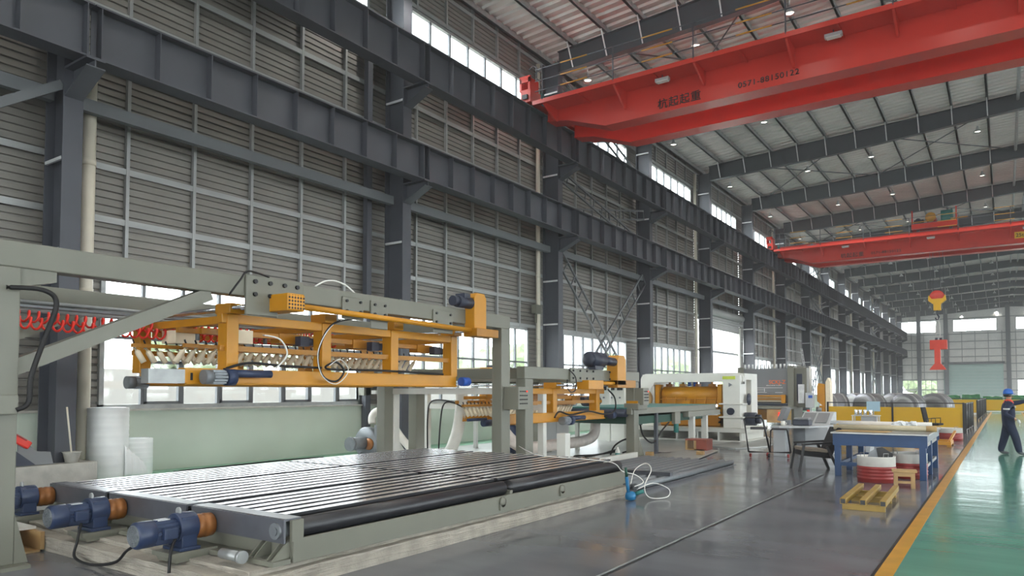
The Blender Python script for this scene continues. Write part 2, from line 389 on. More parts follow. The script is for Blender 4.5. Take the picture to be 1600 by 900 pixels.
# --- lattice bracing between columns
def lattice(m, p, q, gap):
    p = Vector(p); q = Vector(q); d = (q-p).normalized(); n = Vector((0, -d.z, d.y))*gap/2
    m.bar(p+n, q+n, .07, .07); m.bar(p-n, q-n, .07, .07); L = (q-p).length; c = int(L/.75)
    for i in range(c+1):
        e = p+d*(L*i/c); m.bar(e+n, e-n, .05, .03)
for j, i in enumerate((4, 9, 13)):
    a, b = YALL[i]+.2, YALL[i+1]-.2; lab = ['nearest lattice cross bracing ladders in the wall', 'middle lattice cross bracing seen above the grey machine', 'farthest lattice cross bracing near the end wall'][j]
    t = thing('cross_brace', lab, 'bracing', (-14.1, a, 0), group='lattice wall bracing', kind='structure')
    for nm, z0, z1 in (('brace_leg', .3, 7.0), ('upper_brace', 8.5, 10.1), ('top_brace', 11.5, 13.9)):
        for s in (0, 1):
            m = MB(); lattice(m, (-14.1+.06*s, a if s == 0 else b, z0), (-14.1+.06*s, b if s == 0 else a, z1), .55 if z0 < 1 else .4); m.build(nm, 'steel_mid', t)
# --- roof
roof = thing('ceiling', 'ribbed metal roof deck on grey steel purlins', 'roof', (RIDGE, 60, 15), kind='structure')
def corr_roof(side):
    m = MB(); prof = []; y = 0
    while y < 8.49: prof += [(y, 0), (y+.24, 0), (y+.28, -.08), (y+.36, -.08), (y+.4, 0)]; y += 8.5/20
    prof.append((8.5, 0)); vs = []; fs = []; xa = (-15 if side < 0 else RIDGE); xb = (RIDGE if side < 0 else 17.2)
    for yy, dz in prof: vs += [(xa-RIDGE, yy, rtop(max(-15, xa))+.27+dz-15), (xb-RIDGE, yy, rtop(xb)+.27+dz-15)]
    for i in range(len(prof)-1): fs.append((2*i, 2*i+1, 2*i+3, 2*i+2))
    m._add(vs, fs); return mk('roof_sheet', m, 'roof_sheet')
RS = [corr_roof(-1), corr_roof(1)]
for a, b in bays+[(Y0, YALL[0])]:
    for r in RS: link('roof_sheet', r, roof, (0, a-60, 0), (0, 0, 0), (1, (b-a)/8.5, 1))
PUR = []
x = -14.6
while x < RIDGE-.2: PUR.append(x); x += 1.42
for x in PUR+[2*RIDGE-q for q in PUR]:
    z = rtop(x); MB().box(x-.04, x+.04, Y0, Y1, z, z+.24).box(x-.04, x+.07, Y0, Y1, z, z+.025).build('purlin', 'galv', roof)
for dx in (-.3, .3): MB().cyl((RIDGE+dx, Y0, rtop(RIDGE)-.25), (RIDGE+dx, Y1, rtop(RIDGE)-.25), .07, 10).build('ridge_tube', 'galv', roof)
MB().box(-14.75, -14.5, Y0, Y1, 14.95, 15.25).build('eave_gutter', 'steel_mid', roof)
for a, b in bays[2:14:2]:
    m = MB()
    for xa, xb in ((-12.9, -6.2), (-6.2, .5)):
        m.cyl((xa, a, rtop(xa)-.1), (xb, b, rtop(xb)-.1), .03, 6); m.cyl((xb, a, rtop(xb)-.1), (xa, b, rtop(xa)-.1), .03, 6)
    m.build('roof_brace', 'steel_mid', roof)
LX = (-12.7, -8.5, -5.4, -.8, 3.0, 7.6, 10.7, 14.9)
LAMP_SHELL = mk('shade', MB().lathe([(.03, .3), (.05, .29), (.06, .2), (.09, .14), (.19, 0), (.18, -.005), (.07, .1)], (0, 0, 0), 'z', 18), 'lamp_shell')
LAMP_GLOW = mk('diffuser', MB().lathe([(.12, .04), (.12, .048), (.01, .052)], (0, 0, 0), 'z', 18), 'lamp_glow')
LAMP_ROD = mk('hanger', MB().cyl((0, 0, .29), (0, 0, .62), .015, 6), 'galv_bright')
spot = bpy.data.lights.new('lamp_light', 'SPOT'); spot.energy = LAMP_W; spot.spot_size = 2.5; spot.spot_blend = .6; spot.shadow_soft_size = .16; spot.color = (1, .96, .9)
for i, y in enumerate(YALL[1:]+[Y1-.2]):
    k = i-1; o = ORD[k] if k >= 0 else 'zeroth'
    r = thing('roof_rafter', ('dark grey tapered roof beam above the %s wall column from the left' % o) if k >= 0 else 'dark grey tapered roof beam behind the camera side', 'rafter', (RIDGE, y, 15), group='roof rafters', kind='structure')
    m = MB(); xs = [-13.85, -10.5, -7.2, -3, RIDGE, 2*RIDGE+3, 2*RIDGE+7.2, 2*RIDGE+10.5, 2*RIDGE+13.85]
    for q in range(len(xs)-1):
        xa, xb = xs[q], xs[q+1]
        m.prism([(xa, rbot(xa)), (xb, rbot(xb)), (xb, rtop(xb)), (xa, rtop(xa))], 'y', y-.01, y+.01)
        for fz in (rbot, lambda v: rtop(v)-.02): m.prism([(xa, fz(xa)), (xb, fz(xb)), (xb, fz(xb)+.02), (xa, fz(xa)+.02)], 'y', y-.14, y+.14)
    m.build('beam', 'rafter', r)
    if k >= 0:
        for x in PUR[1:]+[2*RIDGE-q for q in PUR[7:]]:
            MB().bar((x, y-.55, rtop(x)+.02), (x+.02, y-.14, rbot(x)+.02), .045, .02).build('fly_brace', 'galv_bright', r)
        for n, x in enumerate(LX):
            zl = rbot(x)-.55
            lp = thing('high_bay_lamp', 'round pendant high-bay lamp, %s along the roof beam over the %s left column' % (ORD[n], o), 'lamp', (x, y+.18, zl), group='high-bay lamps')
            sh_ = link('shade', LAMP_SHELL, lp); link('diffuser', LAMP_GLOW, sh_); link('hanger', LAMP_ROD, lp)
            so = bpy.data.objects.new('lamp_light', spot); C.objects.link(so); so.parent = lp; so.location = (0, 0, -.03)
# --- end walls
def end_wall(name, Y, s, label):
    e = thing(name, label, 'wall', (RIDGE, Y, 0), kind='structure')
    return e
ew = end_wall('wall_far', Y1, -1, 'light grey sheeted end wall with grid of rails and high windows')
WX = [(-13.9, -8.9), (-6.6, -.8), (1.6, 7.4), (9.6, 14.6)]
def er(x0, x1, z0, z1, nm='panel', m='end_sheet', y0=Y1-.02, y1=Y1+.05): return MB().box(x0, x1, y0, y1, z0, z1).build(nm, m, ew)
er(-15, 17.2, 3.5, 11.2); er(-15, 17.2, 13.1, 15.9)
for a, b in zip([-15]+[w[1] for w in WX], [w[0] for w in WX]+[17.2]): er(a, b, 11.2, 13.1)
er(-15, 17.2, 0, .6, 'base_wall', 'wall_green'); er(-15, -13.9, .6, 3.5); er(-8.9, 1.6, .6, 3.5); er(7.4, 9.6, .6, 3.5); er(14.6, 17.2, .6, 3.5)
for x in (-11.4, -7.6, .6, 8.9): er(x-.3, x+.3, 0, 15, 'wall_column', 'steel_mid', Y1-.35, Y1-.03)
for z in [1.9, 3.6, 4.8, 6.0, 7.2, 8.4, 9.6, 10.8, 13.3]: er(-14.8, 17, z-.07, z+.07, 'girt', 'galv', Y1-.14, Y1-.02)
xx = -14.2
while xx < 16.8:
    er(xx-.05, xx+.05, 3.55, 11.1, 'wall_post', 'galv', Y1-.1, Y1-.025); xx += 1.75
for i, (a, b) in enumerate(WX):
    for z0, z1, nm in ((11.2, 13.1, 'high'), (.6, 3.5, 'low')):
        if nm == 'low' and i == 1: continue
        NWIN[0] += 1
        w = thing('window_%d' % NWIN[0], '%s gridded window in the far end wall, %s from the left' % (nm, ORD[i]), 'window', ((a+b)/2, Y1, z0), kind='structure')
        MB().box(a, b, Y1-.06, Y1+.06, z0, z0+.07).box(a, b, Y1-.06, Y1+.06, z1-.07, z1).box(a, a+.07, Y1-.06, Y1+.06, z0, z1).box(b-.07, b, Y1-.06, Y1+.06, z0, z1).build('window_frame', 'galv', w)
        for j in range(1, 6): MB().box(a+j*(b-a)/6-.035, a+j*(b-a)/6+.035, Y1-.04, Y1+.04, z0, z1).build('mullion', 'steel_mid', w)
        MB().box(a, b, Y1-.04, Y1+.04, (z0+z1)/2-.035, (z0+z1)/2+.035).build('transom', 'steel_mid', w)
        for j in range(6): MB().box(a+j*(b-a)/6, a+(j+1)*(b-a)/6, Y1-.004, Y1+.004, z0, z1).build('pane', 'glass', w)
        portal(((a+b)/2, Y1-.15, (z0+z1)/2), (-PI/2, 0, 0), b-a, z1-z0)
d = thing('door_2', 'large grey-green roller door closed in the far end wall', 'door', (-4, Y1-.1, 0), kind='structure')
for i in range(12): B('shutter_slat', 'shutter', d, -8, -.1, Y1-.16, Y1-.08+.01*(i % 2), i*.5+.01, i*.5+.49)
B('shutter_box', 'steel_mid', d, -8.2, .1, Y1-.4, Y1-.05, 6.02, 6.35)
# --- right wall and the wall behind the camera: same building, outside the picture
wr = thing('wall_right', 'grey corrugated steel wall on the right with tall windows', 'wall', (XR, 60, 0), kind='structure')
MB().box(XR, XR+.2, Y0, Y1, 0, 1.3).build('base_wall', 'wall_green', wr); MB().box(XR, XR+.08, Y0, Y1, 6.0, 11.5).build('panel', 'sheet', wr); MB().box(XR, XR+.08, Y0, Y1, 13.6, 15.6).build('panel', 'sheet', wr)
for i, (a, b) in enumerate(bays):
    if b-a < 3: MB().box(XR, XR+.08, a, b, 1.3, 13.6).build('panel', 'sheet', wr); continue
    MB().box(XR, XR+.08, a, a+.7, 1.3, 13.6).build('panel', 'sheet', wr)
    window(1, a+.7, b, 1.3, 6.0, 5, 2.9, 'tall lower window of the right wall, %s bay' % ORD[i]); window(1, a+.7, b, 11.5, 13.6, 5, None, 'high window of the right wall, %s bay' % ORD[i])
    c = thing('steel_column', 'dark steel column of the right wall, %s bay' % ORD[i], 'column', (16, a, 0), group='right wall columns', kind='structure'); h_col(16, 16.7, a, 14.3).build('shaft', 'steel_dark', c)
for zb, zt in ((7.5, 8.48), (10.25, 11.36)):
    r = MB().box(15.25, 15.65, Y0, Y1, zt-.03, zt).box(15.25, 15.65, Y0, Y1, zb, zb+.03).box(15.44, 15.46, Y0, Y1, zb, zt).box(15.4, 16, Y0, Y1, zb-.06, zb).build('crane_runway', 'steel_dark')
    tag(r, 'crane runway girder on the right wall, %s one' % ('lower' if zb < 8 else 'upper'), 'runway beam', kind='structure')
bk = thing('wall_back', 'plain sheeted wall behind the camera', 'wall', (RIDGE, Y0, 0), kind='structure')
MB().box(-15, 17.2, Y0-.1, Y0, 0, 2).box(-15, 17.2, Y0-.1, Y0, 6, 16).box(-15, -12, Y0-.1, Y0, 2, 6).box(14, 17.2, Y0-.1, Y0, 2, 6).build('panel', 'end_sheet', bk)
portal((RIDGE, Y0+.1, 4), (PI/2, 0, 0), 26, 4)
# --- outside
st('ground_outside', MB().box(-160, -15.01, -60, 260, -.4, -.06), 'ground_out', 'pale paved ground outside the side windows', 'ground')
st('ground_beyond', MB().box(-15, 90, Y1+.3, 260, -.4, -.06), 'ground_out', 'pale paved ground outside the end wall', 'ground')
st('ground_right', MB().box(17.3, 90, -60, Y1+.3, -.4, -.06), 'ground_out', 'pale paved ground beyond the right wall', 'ground')
tag(MB().box(-24.2, -24, -20, 34, -.06, 2.4).build('boundary_wall', 'wall_out'), 'white boundary wall outside the nearest windows', 'wall', kind='structure')
def tree(x, y, z, r, lab, n):
    random.seed(n); t = thing('tree', lab, 'tree', (x, y, -.06), group='trees outside the windows')
    bm = bmesh.new()
    for i in range(7):
        c = Vector((random.uniform(-.6, .6)*r, random.uniform(-.8, .8)*r, z+random.uniform(-.35, .45)*r)); q = bmesh.ops.create_icosphere(bm, subdivisions=3, radius=r*random.uniform(.45, .7))
        for v in q['verts']: v.co = v.co*(1+random.uniform(-.13, .13))+c
    me = bpy.data.meshes.new('crown'); bm.to_mesh(me); bm.free(); me.materials.append(MATS['leaf']); link('crown', me, t)
    MB().cyl((0, 0, 0), (0, 0, z), .12, 8, .07).build('trunk', 'wood_red', t, local=True)
for n, (y, h, r) in enumerate([(11, 3.0, 2.4), (16, 3.6, 2.2), (20.5, 2.7, 2.6), (27, 3.3, 2.8), (34, 3, 2.4), (45, 3.2, 3), (58, 3.2, 2.8), (75, 3.4, 3)]):
    tree(-33-2*(n % 2), y*1.9, h, r, 'pale green leafy tree outside the side windows, %s from the left' % ORD[n], n)
tree(-13, Y1+20, 2.4, 2.6, 'yellow green tree outside the low end wall window', 20)
bl = thing('building', 'pale office block seen through the open roller door', 'building', (-75, 190, 0))
B('wall', 'build_out', bl, -95, -62, 170, 215, 0, 16); B('roof_edge', 'wall_out', bl, -96, -61.5, 169, 216, 16, 16.8)
for i in range(9):
    for j in range(4): B('window', 'build_glass', bl, -61.98, -61.9, 172+i*4.6, 175+i*4.6, 2+j*3.4, 3.8+j*3.4)
# ================================================================== NEAR MACHINES
def cable(name, pts, r, m, label=None, parent=None, n=6, sub=6, group=None, cat='cable'):
    P = [Vector(p) for p in pts]; out = []
    for i in range(len(P)-1):
        p0 = P[max(i-1, 0)]; p1 = P[i]; p2 = P[i+1]; p3 = P[min(i+2, len(P)-1)]
        for j in range(sub):
            t = j/sub; out.append(.5*((2*p1)+(-p0+p2)*t+(2*p0-5*p1+4*p2-p3)*t*t+(-p0+3*p1-3*p2+p3)*t**3))
    out.append(P[-1]); o = MB().tube(out, r, n).build(name, m, parent)
    if label: tag(o, label, cat, group)
    return o
def gearmotor(loc, rz, label, mname='motor_blue', group=None, s=1., coupling=True):
    """geared motor lying along local +y (shaft side), feet at z=0"""
    t = thing('gear_motor', label, 'motor', loc, rz, group)
    z = .2*s
    fc = MB().lathe([(.06*s, 0), (.115*s, .0), (.13*s, .02*s), (.13*s, .17*s), (.122*s, .18*s)], (0, 0, z), 'y', 24).build('fan_cover', mname, t, True)
    m = MB().cyl((0, .002, z), (0, -.004, z), .105*s, 24)
    for q in (.03, .055, .08, .1): m.tube([(q*s*math.cos(2*PI*i/20), -.006, z+q*s*math.sin(2*PI*i/20)) for i in range(21)], .004, 4)
    for i in range(6): a = PI*i/6; m.bar((.1*s*math.cos(a), -.006, z+.1*s*math.sin(a)), (-.1*s*math.cos(a), -.006, z-.1*s*math.sin(a)), .005, .005)
    m.build('fan_grille', 'motor_grey', fc, True)
    st_ = MB().cyl((0, .18*s, z), (0, .4*s, z), .1*s, 20); 
    for i in range(18):
        a = 2*PI*i/18; st_.bar((.11*s*math.cos(a), .18*s, z+.11*s*math.sin(a)), (.11*s*math.cos(a), .4*s, z+.11*s*math.sin(a)), .012*s, .03*s)
    mb_ = st_.build('motor_body', mname, t, True)
    MB().box(.06*s, .16*s, .22*s, .36*s, z-.06*s, z+.05*s).build('terminal_box', mname, mb_, True, .008)
    MB().box(-.05*s, .04*s, .22*s, .34*s, z+.115*s, z+.122*s).build('name_plate', 'galv_bright', mb_, True)
    g = MB().box(-.16*s, .16*s, .38*s, .6*s, 0, .035*s).cyl((0, .4*s, z+.02*s), (0, .6*s, z+.02*s), .145*s, 24).box(-.125*s, .125*s, .42*s, .58*s, .03*s, z+.13*s)
    g.build('gearbox', mname, t, True, .006)
    MB().lathe([(.025*s, -.008), (.04*s, -.008), (.04*s, .008), (.025*s, .008)], (0, .45*s, z+.18*s), 'y', 14).build('lifting_eye', 'galv', t, True)
    if coupling:
        MB().lathe([(.05*s, .6*s), (.115*s, .61*s), (.125*s, .68*s), (.112*s, .7*s), (.125*s, .72*s), (.12*s, .8*s), (.05*s, .81*s)], (0, 0, z), 'y', 22).build('coupling', 'copper', t, True)
    return t
# ---- roller table
T = thing('roller_table', 'long low roller table with glossy dark rollers and grey-green frame in the foreground', 'roller table', (-7.2, 7.2, 0))
MOD = [(-9.3, -8.0), (-7.92, -6.47), (-6.38, -5.02)]
RZ, RR = .468, .085
def rol(r, L_): return mk('roller', MB().lathe([(.02, 0), (.02, .03), (r-.004, .035), (r, .04), (r, L_-.04), (r-.004, L_-.035), (.02, L_-.03), (.02, L_)], (0, 0, 0), 'y', 28), 'roller')
rl = [rol(.05, 3.18), rol(.05, 3.14)]; rlf = [rol(RR, 3.18), rol(RR, 3.14)]
for a, b in MOD:
    pt = (b-a)/7
    sl = [mk('slat', MB().box(-pt*.28, pt*.28, 0, L_, -.03, 0), 'slat') for L_ in (3.17, 3.12)]
    for me in sl:
        me.materials.append(MATS['roller'])
        for f_ in me.polygons: f_.material_index = 0 if f_.normal.z > .5 else 1
    for j in range(7):
        x = a+(j+.5)*pt
        if b > -5.1 and j == 6: link('roller', rlf[0], T, (x+7.2, 4.08-7.2, RZ)); link('roller', rlf[1], T, (x+7.2, 7.32-7.2, RZ)); continue
        for q, y in ((0, 4.09), (1, 7.33)): link('slat', sl[q], T, (x+7.2, y-7.2, .567)); link('roller', rl[q], T, (x+pt/2+7.2, y-.01-7.2, RZ+.01))
B('side_rail', 'paint_grey', T, -5.02, -4.99, 4.0, 10.5, .2, .4, bev=.004); B('side_rail', 'paint_grey', T, -9.47, -9.44, 4.0, 10.5, .2, .4)
B('end_rail', 'paint_grey', T, -9.44, -5.02, 4.0, 4.06, .22, .42); B('end_rail', 'paint_grey', T, -9.44, -5.02, 10.44, 10.5, .22, .42)
B('bearing_rail', 'paint_grey', T, -9.44, -5.02, 7.26, 7.32, .2, .44)
B('tray', 'black', T, -9.4, -5.05, 4.1, 10.4, .23, .26)
for a, b in MOD:
    m = MB().box(a, b, 3.92, 3.94, .37, .57).box(a, b, 3.94, 4.1, .555, .575).box(a, a+.02, 3.94, 4.06, .37, .556)
    m.build('end_cover', 'plate_dark', T)
    MB().box(a-.02, b+.02, 3.8, 3.98, .2, .24).build('foot_plate', 'paint_grey', T)
    for q in (.75, .8, .93, .98):
        xx = a+(b-a)*q; MB().prism([(3.82, .24), (4.0, .24), (4.0, .4)], 'x', xx-.008, xx+.008).build('gusset', 'paint_grey', T)
MB().cyl((-5.12, 3.9, RZ), (-5.12, 4.05, RZ), .07, 20).cyl((-5.12, 3.89, RZ), (-5.12, 3.9, RZ), .04, 12).build('bearing', 'motor_grey', T)
B('end_bracket', 'paint_grey', T, -5.02, -4.985, 3.98, 4.1, .38, .56)
for y in (7.05, 8.45):
    MB().box(-4.99, -4.965, y-.06, y+.06, .24, .3).lathe([(.02, -.012), (.06, -.012), (.06, .012), (.02, .012)], (-4.977, y, .33), 'x', 18).build('lifting_lug', 'paint_grey', T)
MB().cyl((-5.55, 3.7, .27), (-5.3, 3.7, .27), .045, 16).cyl((-5.3, 3.7, .27), (-5.26, 3.7, .27), .055, 12).build('grease_fitting', 'galv', T)
def rough_block(name, x0, x1, y0, y1, z0, z1, m, n=22, amp=.012, seed=3, parent=None):
    random.seed(seed); bm = bmesh.new(); bmesh.ops.create_cube(bm, size=1)
    bmesh.ops.subdivide_edges(bm, edges=bm.edges[:], cuts=n, use_grid_fill=True)
    for v in bm.verts:
        p = v.co+Vector((.5, .5, .5)); v.co = Vector((x0+p.x*(x1-x0), y0+p.y*(y1-y0), z0+p.z*(z1-z0)))+Vector([random.uniform(-amp, amp) for _ in range(3)])*(1 if p.z > .01 else 0)
    me = bpy.data.meshes.new(name); bm.to_mesh(me); bm.free(); me.materials.append(MATS[m]); return link(name, me, parent)
P = thing('concrete_plinth', 'rough grey concrete plinth under the roller table', 'plinth', (-7.2, 7, 0))
def rb(*a, **k):
    o = rough_block(*a, **k); o.parent = P; o.location = (7.2, -7, 0); return o
rb('base_slab', -9.7, -4.97, 3.45, 10.55, 0, .15, 'concrete', 30, .006); rb('upper_slab', -9.5, -5.06, 3.62, 10.5, .13, .195, 'concrete', 26, .006, 5)
for i, (x, lab) in enumerate(((-9.22, 'blue geared motor behind the big grey gantry post'), (-7.62, 'blue geared motor with copper coupling, middle of the table end'), (-6.05, 'blue geared motor with copper coupling, nearest the camera'))):
    gearmotor((x, 3.2, .26), 0, lab, group='roller table drive motors', s=.88)
    b = tag(MB().box(x-.16, x+.16, 3.45, 3.88, .22, .26).prism([(3.5, .17), (3.85, .17), (3.85, .22), (3.47, .22)], 'x', x-.14, x+.14).build('motor_bracket', 'paint_grey'), 'grey-green bracket plate carrying the %s drive motor from the left' % ORD[i], 'bracket', 'motor brackets')
cable('motor_cable', [(-7.5, 3.45, .36), (-7.46, 3.4, .2), (-7.42, 3.36, .06), (-7.1, 3.36, .03), (-6.7, 3.38, .1), (-6.35, 3.3, .26), (-6.15, 3.28, .34)], .014, 'rubber', 'dark cable drooping between the two nearest motors')
cable('motor_lead', [(-5.93, 3.5, .38), (-5.86, 3.42, .3), (-5.85, 3.4, .12)], .014, 'rubber', 'short dark cable hanging under the nearest motor')
t = thing('timber_crate', 'orange wooden crate with white leg beside the motor cable', 'crate', (-8.75, 3.25, 0))
MB().box(-9.3, -8.25, 3.1, 3.14, .02, .2).box(-9.3, -8.25, 3.4, 3.44, .02, .2).build('side_board', 'wood', t); B('bottom_board', 'wood', t, -9.3, -8.25, 3.14, 3.4, .0, .02); B('lid', 'paint_white', t, -9.35, -8.5, 3.08, 3.46, .2, .225); B('leg', 'paint_white', t, -8.42, -8.34, 3.02, 3.1, 0, .24)
# ---- stacking gantries
def gantry(name, label, Xn, Xf, ya, yb, zt, d, pa, brace):
    g = thing(name, label, 'gantry', ((Xn+Xf)/2, (ya+yb)/2, 0))
    for X, nm in ((Xn, 'near'), (Xf, 'far')):
        MB().box(X-.2, X, ya, yb, zt-d, zt).build('beam', 'paint_grey', g, bev=.012)
        for y in pa:
            w = .42 if (y < 3 and nm == 'near') else .28
            MB().box(X-.22, X+.005, y-w/2, y+w/2, .03, zt-d).build('post', 'paint_grey', g, bev=.012)
            MB().box(X-.36, X+.14, y-.3, y+.3, 0, .035).build('base_plate', 'paint_grey', g)
            if y < 3:
                MB().prism([(y+w/2, .03), (y+w/2+.12, .03), (y+w/2, .5)], 'x', X-.03, X).build('gusset', 'paint_grey', g)
                MB().prism([(y+w/2, zt-d), (y+w/2+.32, zt-d), (y+w/2+.32, zt-d-.1), (y+w/2, zt-d-.18)], 'x', X-.16, X-.02).build('knee_plate', 'paint_grey', g)
                B('bolt', 'black', g, X-.02, X+.03, y-.12, y-.04, .035, .11)
        if brace:
            MB().bar((X-.1, pa[0]+.15, 1.86), (X-.1, 4.95, zt-d-.02), .16, .15).build('brace', 'paint_grey', g)
    for y in pa: MB().box(Xf, Xn-.2, y-.1, y+.1, zt-d, zt-.03).build('cross_beam', 'paint_grey', g)
    return g
G1 = gantry('stacking_gantry', 'big grey-green gantry with diagonal brace over the foreground roller table', -7.7, -10.7, 2.5, 11.15, 3.08, .25, (2.74, 11.0), True)
m = MB().box(-7.7, -7.66, 5.38, 6.25, 2.78, 3.1).box(-7.7, -7.66, 5.38, 5.85, 2.6, 2.8); m.build('joint_plate', 'paint_grey', G1, bev=.01)
BOLT = mk('bolt', MB().cyl((0, 0, 0), (.03, 0, 0), .028, 8), 'black')
for yy in (5.5, 5.72, 5.94, 6.14):
    for zz in (2.86, 3.02): link('bolt', BOLT, G1, (-7.66+9.2, yy-6.825, zz))
for y0, y1, zb in ((6.95, 7.35, 2.68), (7.5, 7.85, 2.58), (8.9, 9.4, 2.62), (9.95, 10.2, 2.7)):
    MB().box(-7.7, -7.67, y0, y1, zb, 3.0).build('hanger_plate', 'paint_grey', G1, bev=.01)
    for zz in (2.8, 2.94): link('bolt', BOLT, G1, (-7.67+9.2, y0+.07-6.825, zz), (0, 0, 0), (.8, .7, .7)); link('bolt', BOLT, G1, (-7.67+9.2, y1-.07-6.825, zz), (0, 0, 0), (.8, .7, .7))
MB().cyl((-7.55, 6.0, 2.76), (-7.55, 9.95, 2.7), .04, 14).build('line_shaft', 'yellow', G1)
MB().box(-7.9, -7.3, 5.72, 5.98, 2.66, 2.88).build('drive_guard', 'yellow', G1, bev=.015); MB().box(-7.3, -7.29, 5.73, 5.97, 2.68, 2.86).build('guard_grille', 'perforated', G1)
MB().prism([(9.78, 2.66), (10.12, 2.66), (10.12, 3.28), (10.06, 3.36), (9.84, 3.36), (9.78, 3.28)], 'x', -7.72, -7.5).build('belt_guard', 'yellow', G1, bev=.01)
MB().box(-7.7, -7.4, 9.72, 10.35, 2.6, 2.74).build('bearing_housing', 'yellow_dark', G1, bev=.01)
MB().cyl((-7.6, 9.3, 3.18), (-7.6, 9.42, 3.18), .085, 18).cyl((-7.6, 9.42, 3.18), (-7.6, 9.78, 3.18), .1, 18).box(-7.7, -7.5, 9.5, 9.66, 3.24, 3.32).build('drive_motor', 'motor_dark', G1)
for x, z in ((-10.35, 2.74), (-10.15, 2.68), (-10.25, 2.8)): MB().cyl((x, 2.6, z), (x, 10.9, z), .025, 8).build('guide_rail', 'galv', G1)
B('cable_tray', 'motor_grey', G1, -10.1, -9.95, 2.6, 10.9, 2.7, 2.73)
B('junction_box', 'paint_grey', G1, -7.7, -7.55, 2.62, 2.9, 1.44, 1.62, bev=.01)
cable('gantry_cable', [(-7.62, 2.8, 2.62), (-7.55, 3.08, 2.62), (-7.55, 3.2, 2.5), (-7.55, 3.1, 2.15), (-7.55, 3.0, 1.8), (-7.55, 2.98, 1.55), (-7.55, 2.88, 1.48)], .024, 'rubber', 'thick black cable looping beside the big grey gantry post')
cable('beam_cable', [(-7.6, 5.1, 2.8), (-7.6, 5.25, 3.0), (-7.62, 5.38, 3.13), (-7.65, 5.7, 3.1)], .012, 'rubber', 'thin black cable curving over the bolted gantry joint')
def coil_hose(y0, y1, x, z, r, pitch, label):
    n = int((y1-y0)/pitch*10); pts = []
    for i in range(n):
        a = 2*PI*i/10; f = i/n; pts.append((x+r*math.cos(a), y0+(y1-y0)*f, z-.05*math.sin(PI*min(1, f*1.2))+r*math.sin(a)))
    tag(MB().tube(pts, .015, 5).build('coiled_air_hose', 'hose_red'), label, 'hose', 'red coiled air hoses')
coil_hose(3.2, 9.0, -9.9, 2.6, .07, .11, 'red coiled air hose, upper of the pair under the gantry'); coil_hose(3.2, 8.6, -9.7, 2.5, .07, .12, 'red coiled air hose, lower of the pair under the gantry')
FING = [mk('finger', MB().tube([(0, 0, 0), (.02, .035, -.06), (.05, .11, -.2)], [.03, .038, .038], 8), 'cream'), mk('finger', MB().tube([(0, 0, 0), (-.02, -.035, -.06), (-.05, -.11, -.2)], [.03, .038, .038], 8), 'cream')]
def gripper(label, ya, yb, zb, zt, Xn, Xf, posts, ext, fy, fz, pitch, w=.17):
    c = ((Xn+Xf)/2, (ya+yb)/2, zb); g = thing('sheet_gripper', label, 'gripper', c)
    for X in (Xn, Xf):
        yr = ya-(ext if X == Xn else -.15); MB().box(X-.12, X+.04, yr, yb, zb-.01, zb+.2).box(X+.04, X+.07, yr, yb, zb, zb+.02).build('bottom_rail', 'yellow', g, bev=.008)
        MB().box(X-.1, X+.02, ya, yb+.05, zt-.12, zt).build('top_rail', 'yellow', g, bev=.008)
        for y in posts: MB().box(X-w, X+.035, y-w/2, y+w/2, zb+.18, zt-.002).build('post', 'yellow', g, bev=.01)
        MB().box(X-.07, X-.02, ya, yb, zb+.18+(zt-zb)*.28, zb+.18+(zt-zb)*.28+.07).build('mid_rail', 'yellow_dark', g)
    for y in posts:
        MB().box(Xf, Xn, y-.07, y+.07, zt-.12, zt-.02).build('cross_rail', 'yellow', g); MB().box(Xf, Xn, y-.05, y+.05, zb+.02, zb+.12).build('cross_rail', 'yellow_dark', g)
        MB().box(Xn-.2, Xn+.12, y-.11, y+.11, zt, zt+.13).build('slide_block', 'yellow', g, bev=.01)
    for X in (Xn+.03, Xn-.12):
        for y in (posts[0], posts[-1]): MB().cyl((Xf-.4, y+(.06 if X > Xn else -.06), zt+.07), (Xn+.5, y+(.06 if X > Xn else -.06), zt+.07), .022, 10).build('slide_rod', 'chrome', g)
    for r, X in ((0, Xn-1.3), (1, Xn-.75)):
        y0 = ya-.45 if r == 0 else ya-.05
        MB().box(X-.03, X+.03, y0, yb-.05, fz, fz+.05).build('finger_bar', 'yellow_dark', g)
        n = int((yb-.1-y0)/pitch); pins = MB()
        for i in range(n+1):
            y = y0+.03+i*pitch; link('finger', FING[r], g, (X-c[0], y-c[1], fz-zb)); pins.cyl((X, y, fz+.05), (X, y-.02, fz+.1), .012, 6)
        tag(pins.build('finger_pins', 'black', g), kind='stuff')
    for X, z in ((Xn-.45, zt-.2), (Xn-1.0, zt-.16), (Xn-1.6, zt-.2)): MB().box(X-.03, X+.03, ya, yb, z-.04, z+.03).build('inner_rail', 'yellow_dark', g)
    for i in range(int((yb-ya)/.55)): y = ya+.3+i*.55; MB().cyl((Xn-1.0, y, zt-.2), (Xn-1.0, y, zb+.62), .03, 8).build('lift_cylinder', 'motor_grey', g)
    for i, y in enumerate(posts[1:]):
        MB().box(Xn-.28, Xn-.16, y-.32, y-.16, zt-.34, zt-.2).cyl((Xn-.22, y-.16, zt-.27), (Xn-.22, y-.05, zt-.27), .06, 10).build('valve', 'motor_dark', g)
        MB().box(Xn-.6, Xn-.4, y-.5, y-.1, zt-.3, zt-.16).build('valve_block', 'yellow_dark', g)
    return g, c
g1, c1 = gripper('long yellow sheet gripper with rows of cream fingers under the big gantry', 5.4, 10.1, 1.74, 2.65, -8.2, -10.3, (5.55, 7.1, 8.52, 10.05), .5, 5.2, 2.24, .15)
B('telescopic_end', 'galv', g1, -8.32, -8.16, 4.45, 4.9, 1.75, 1.92); B('slot', 'black', g1, -8.17, -8.155, 4.97, 5.0, 1.79, 1.88)
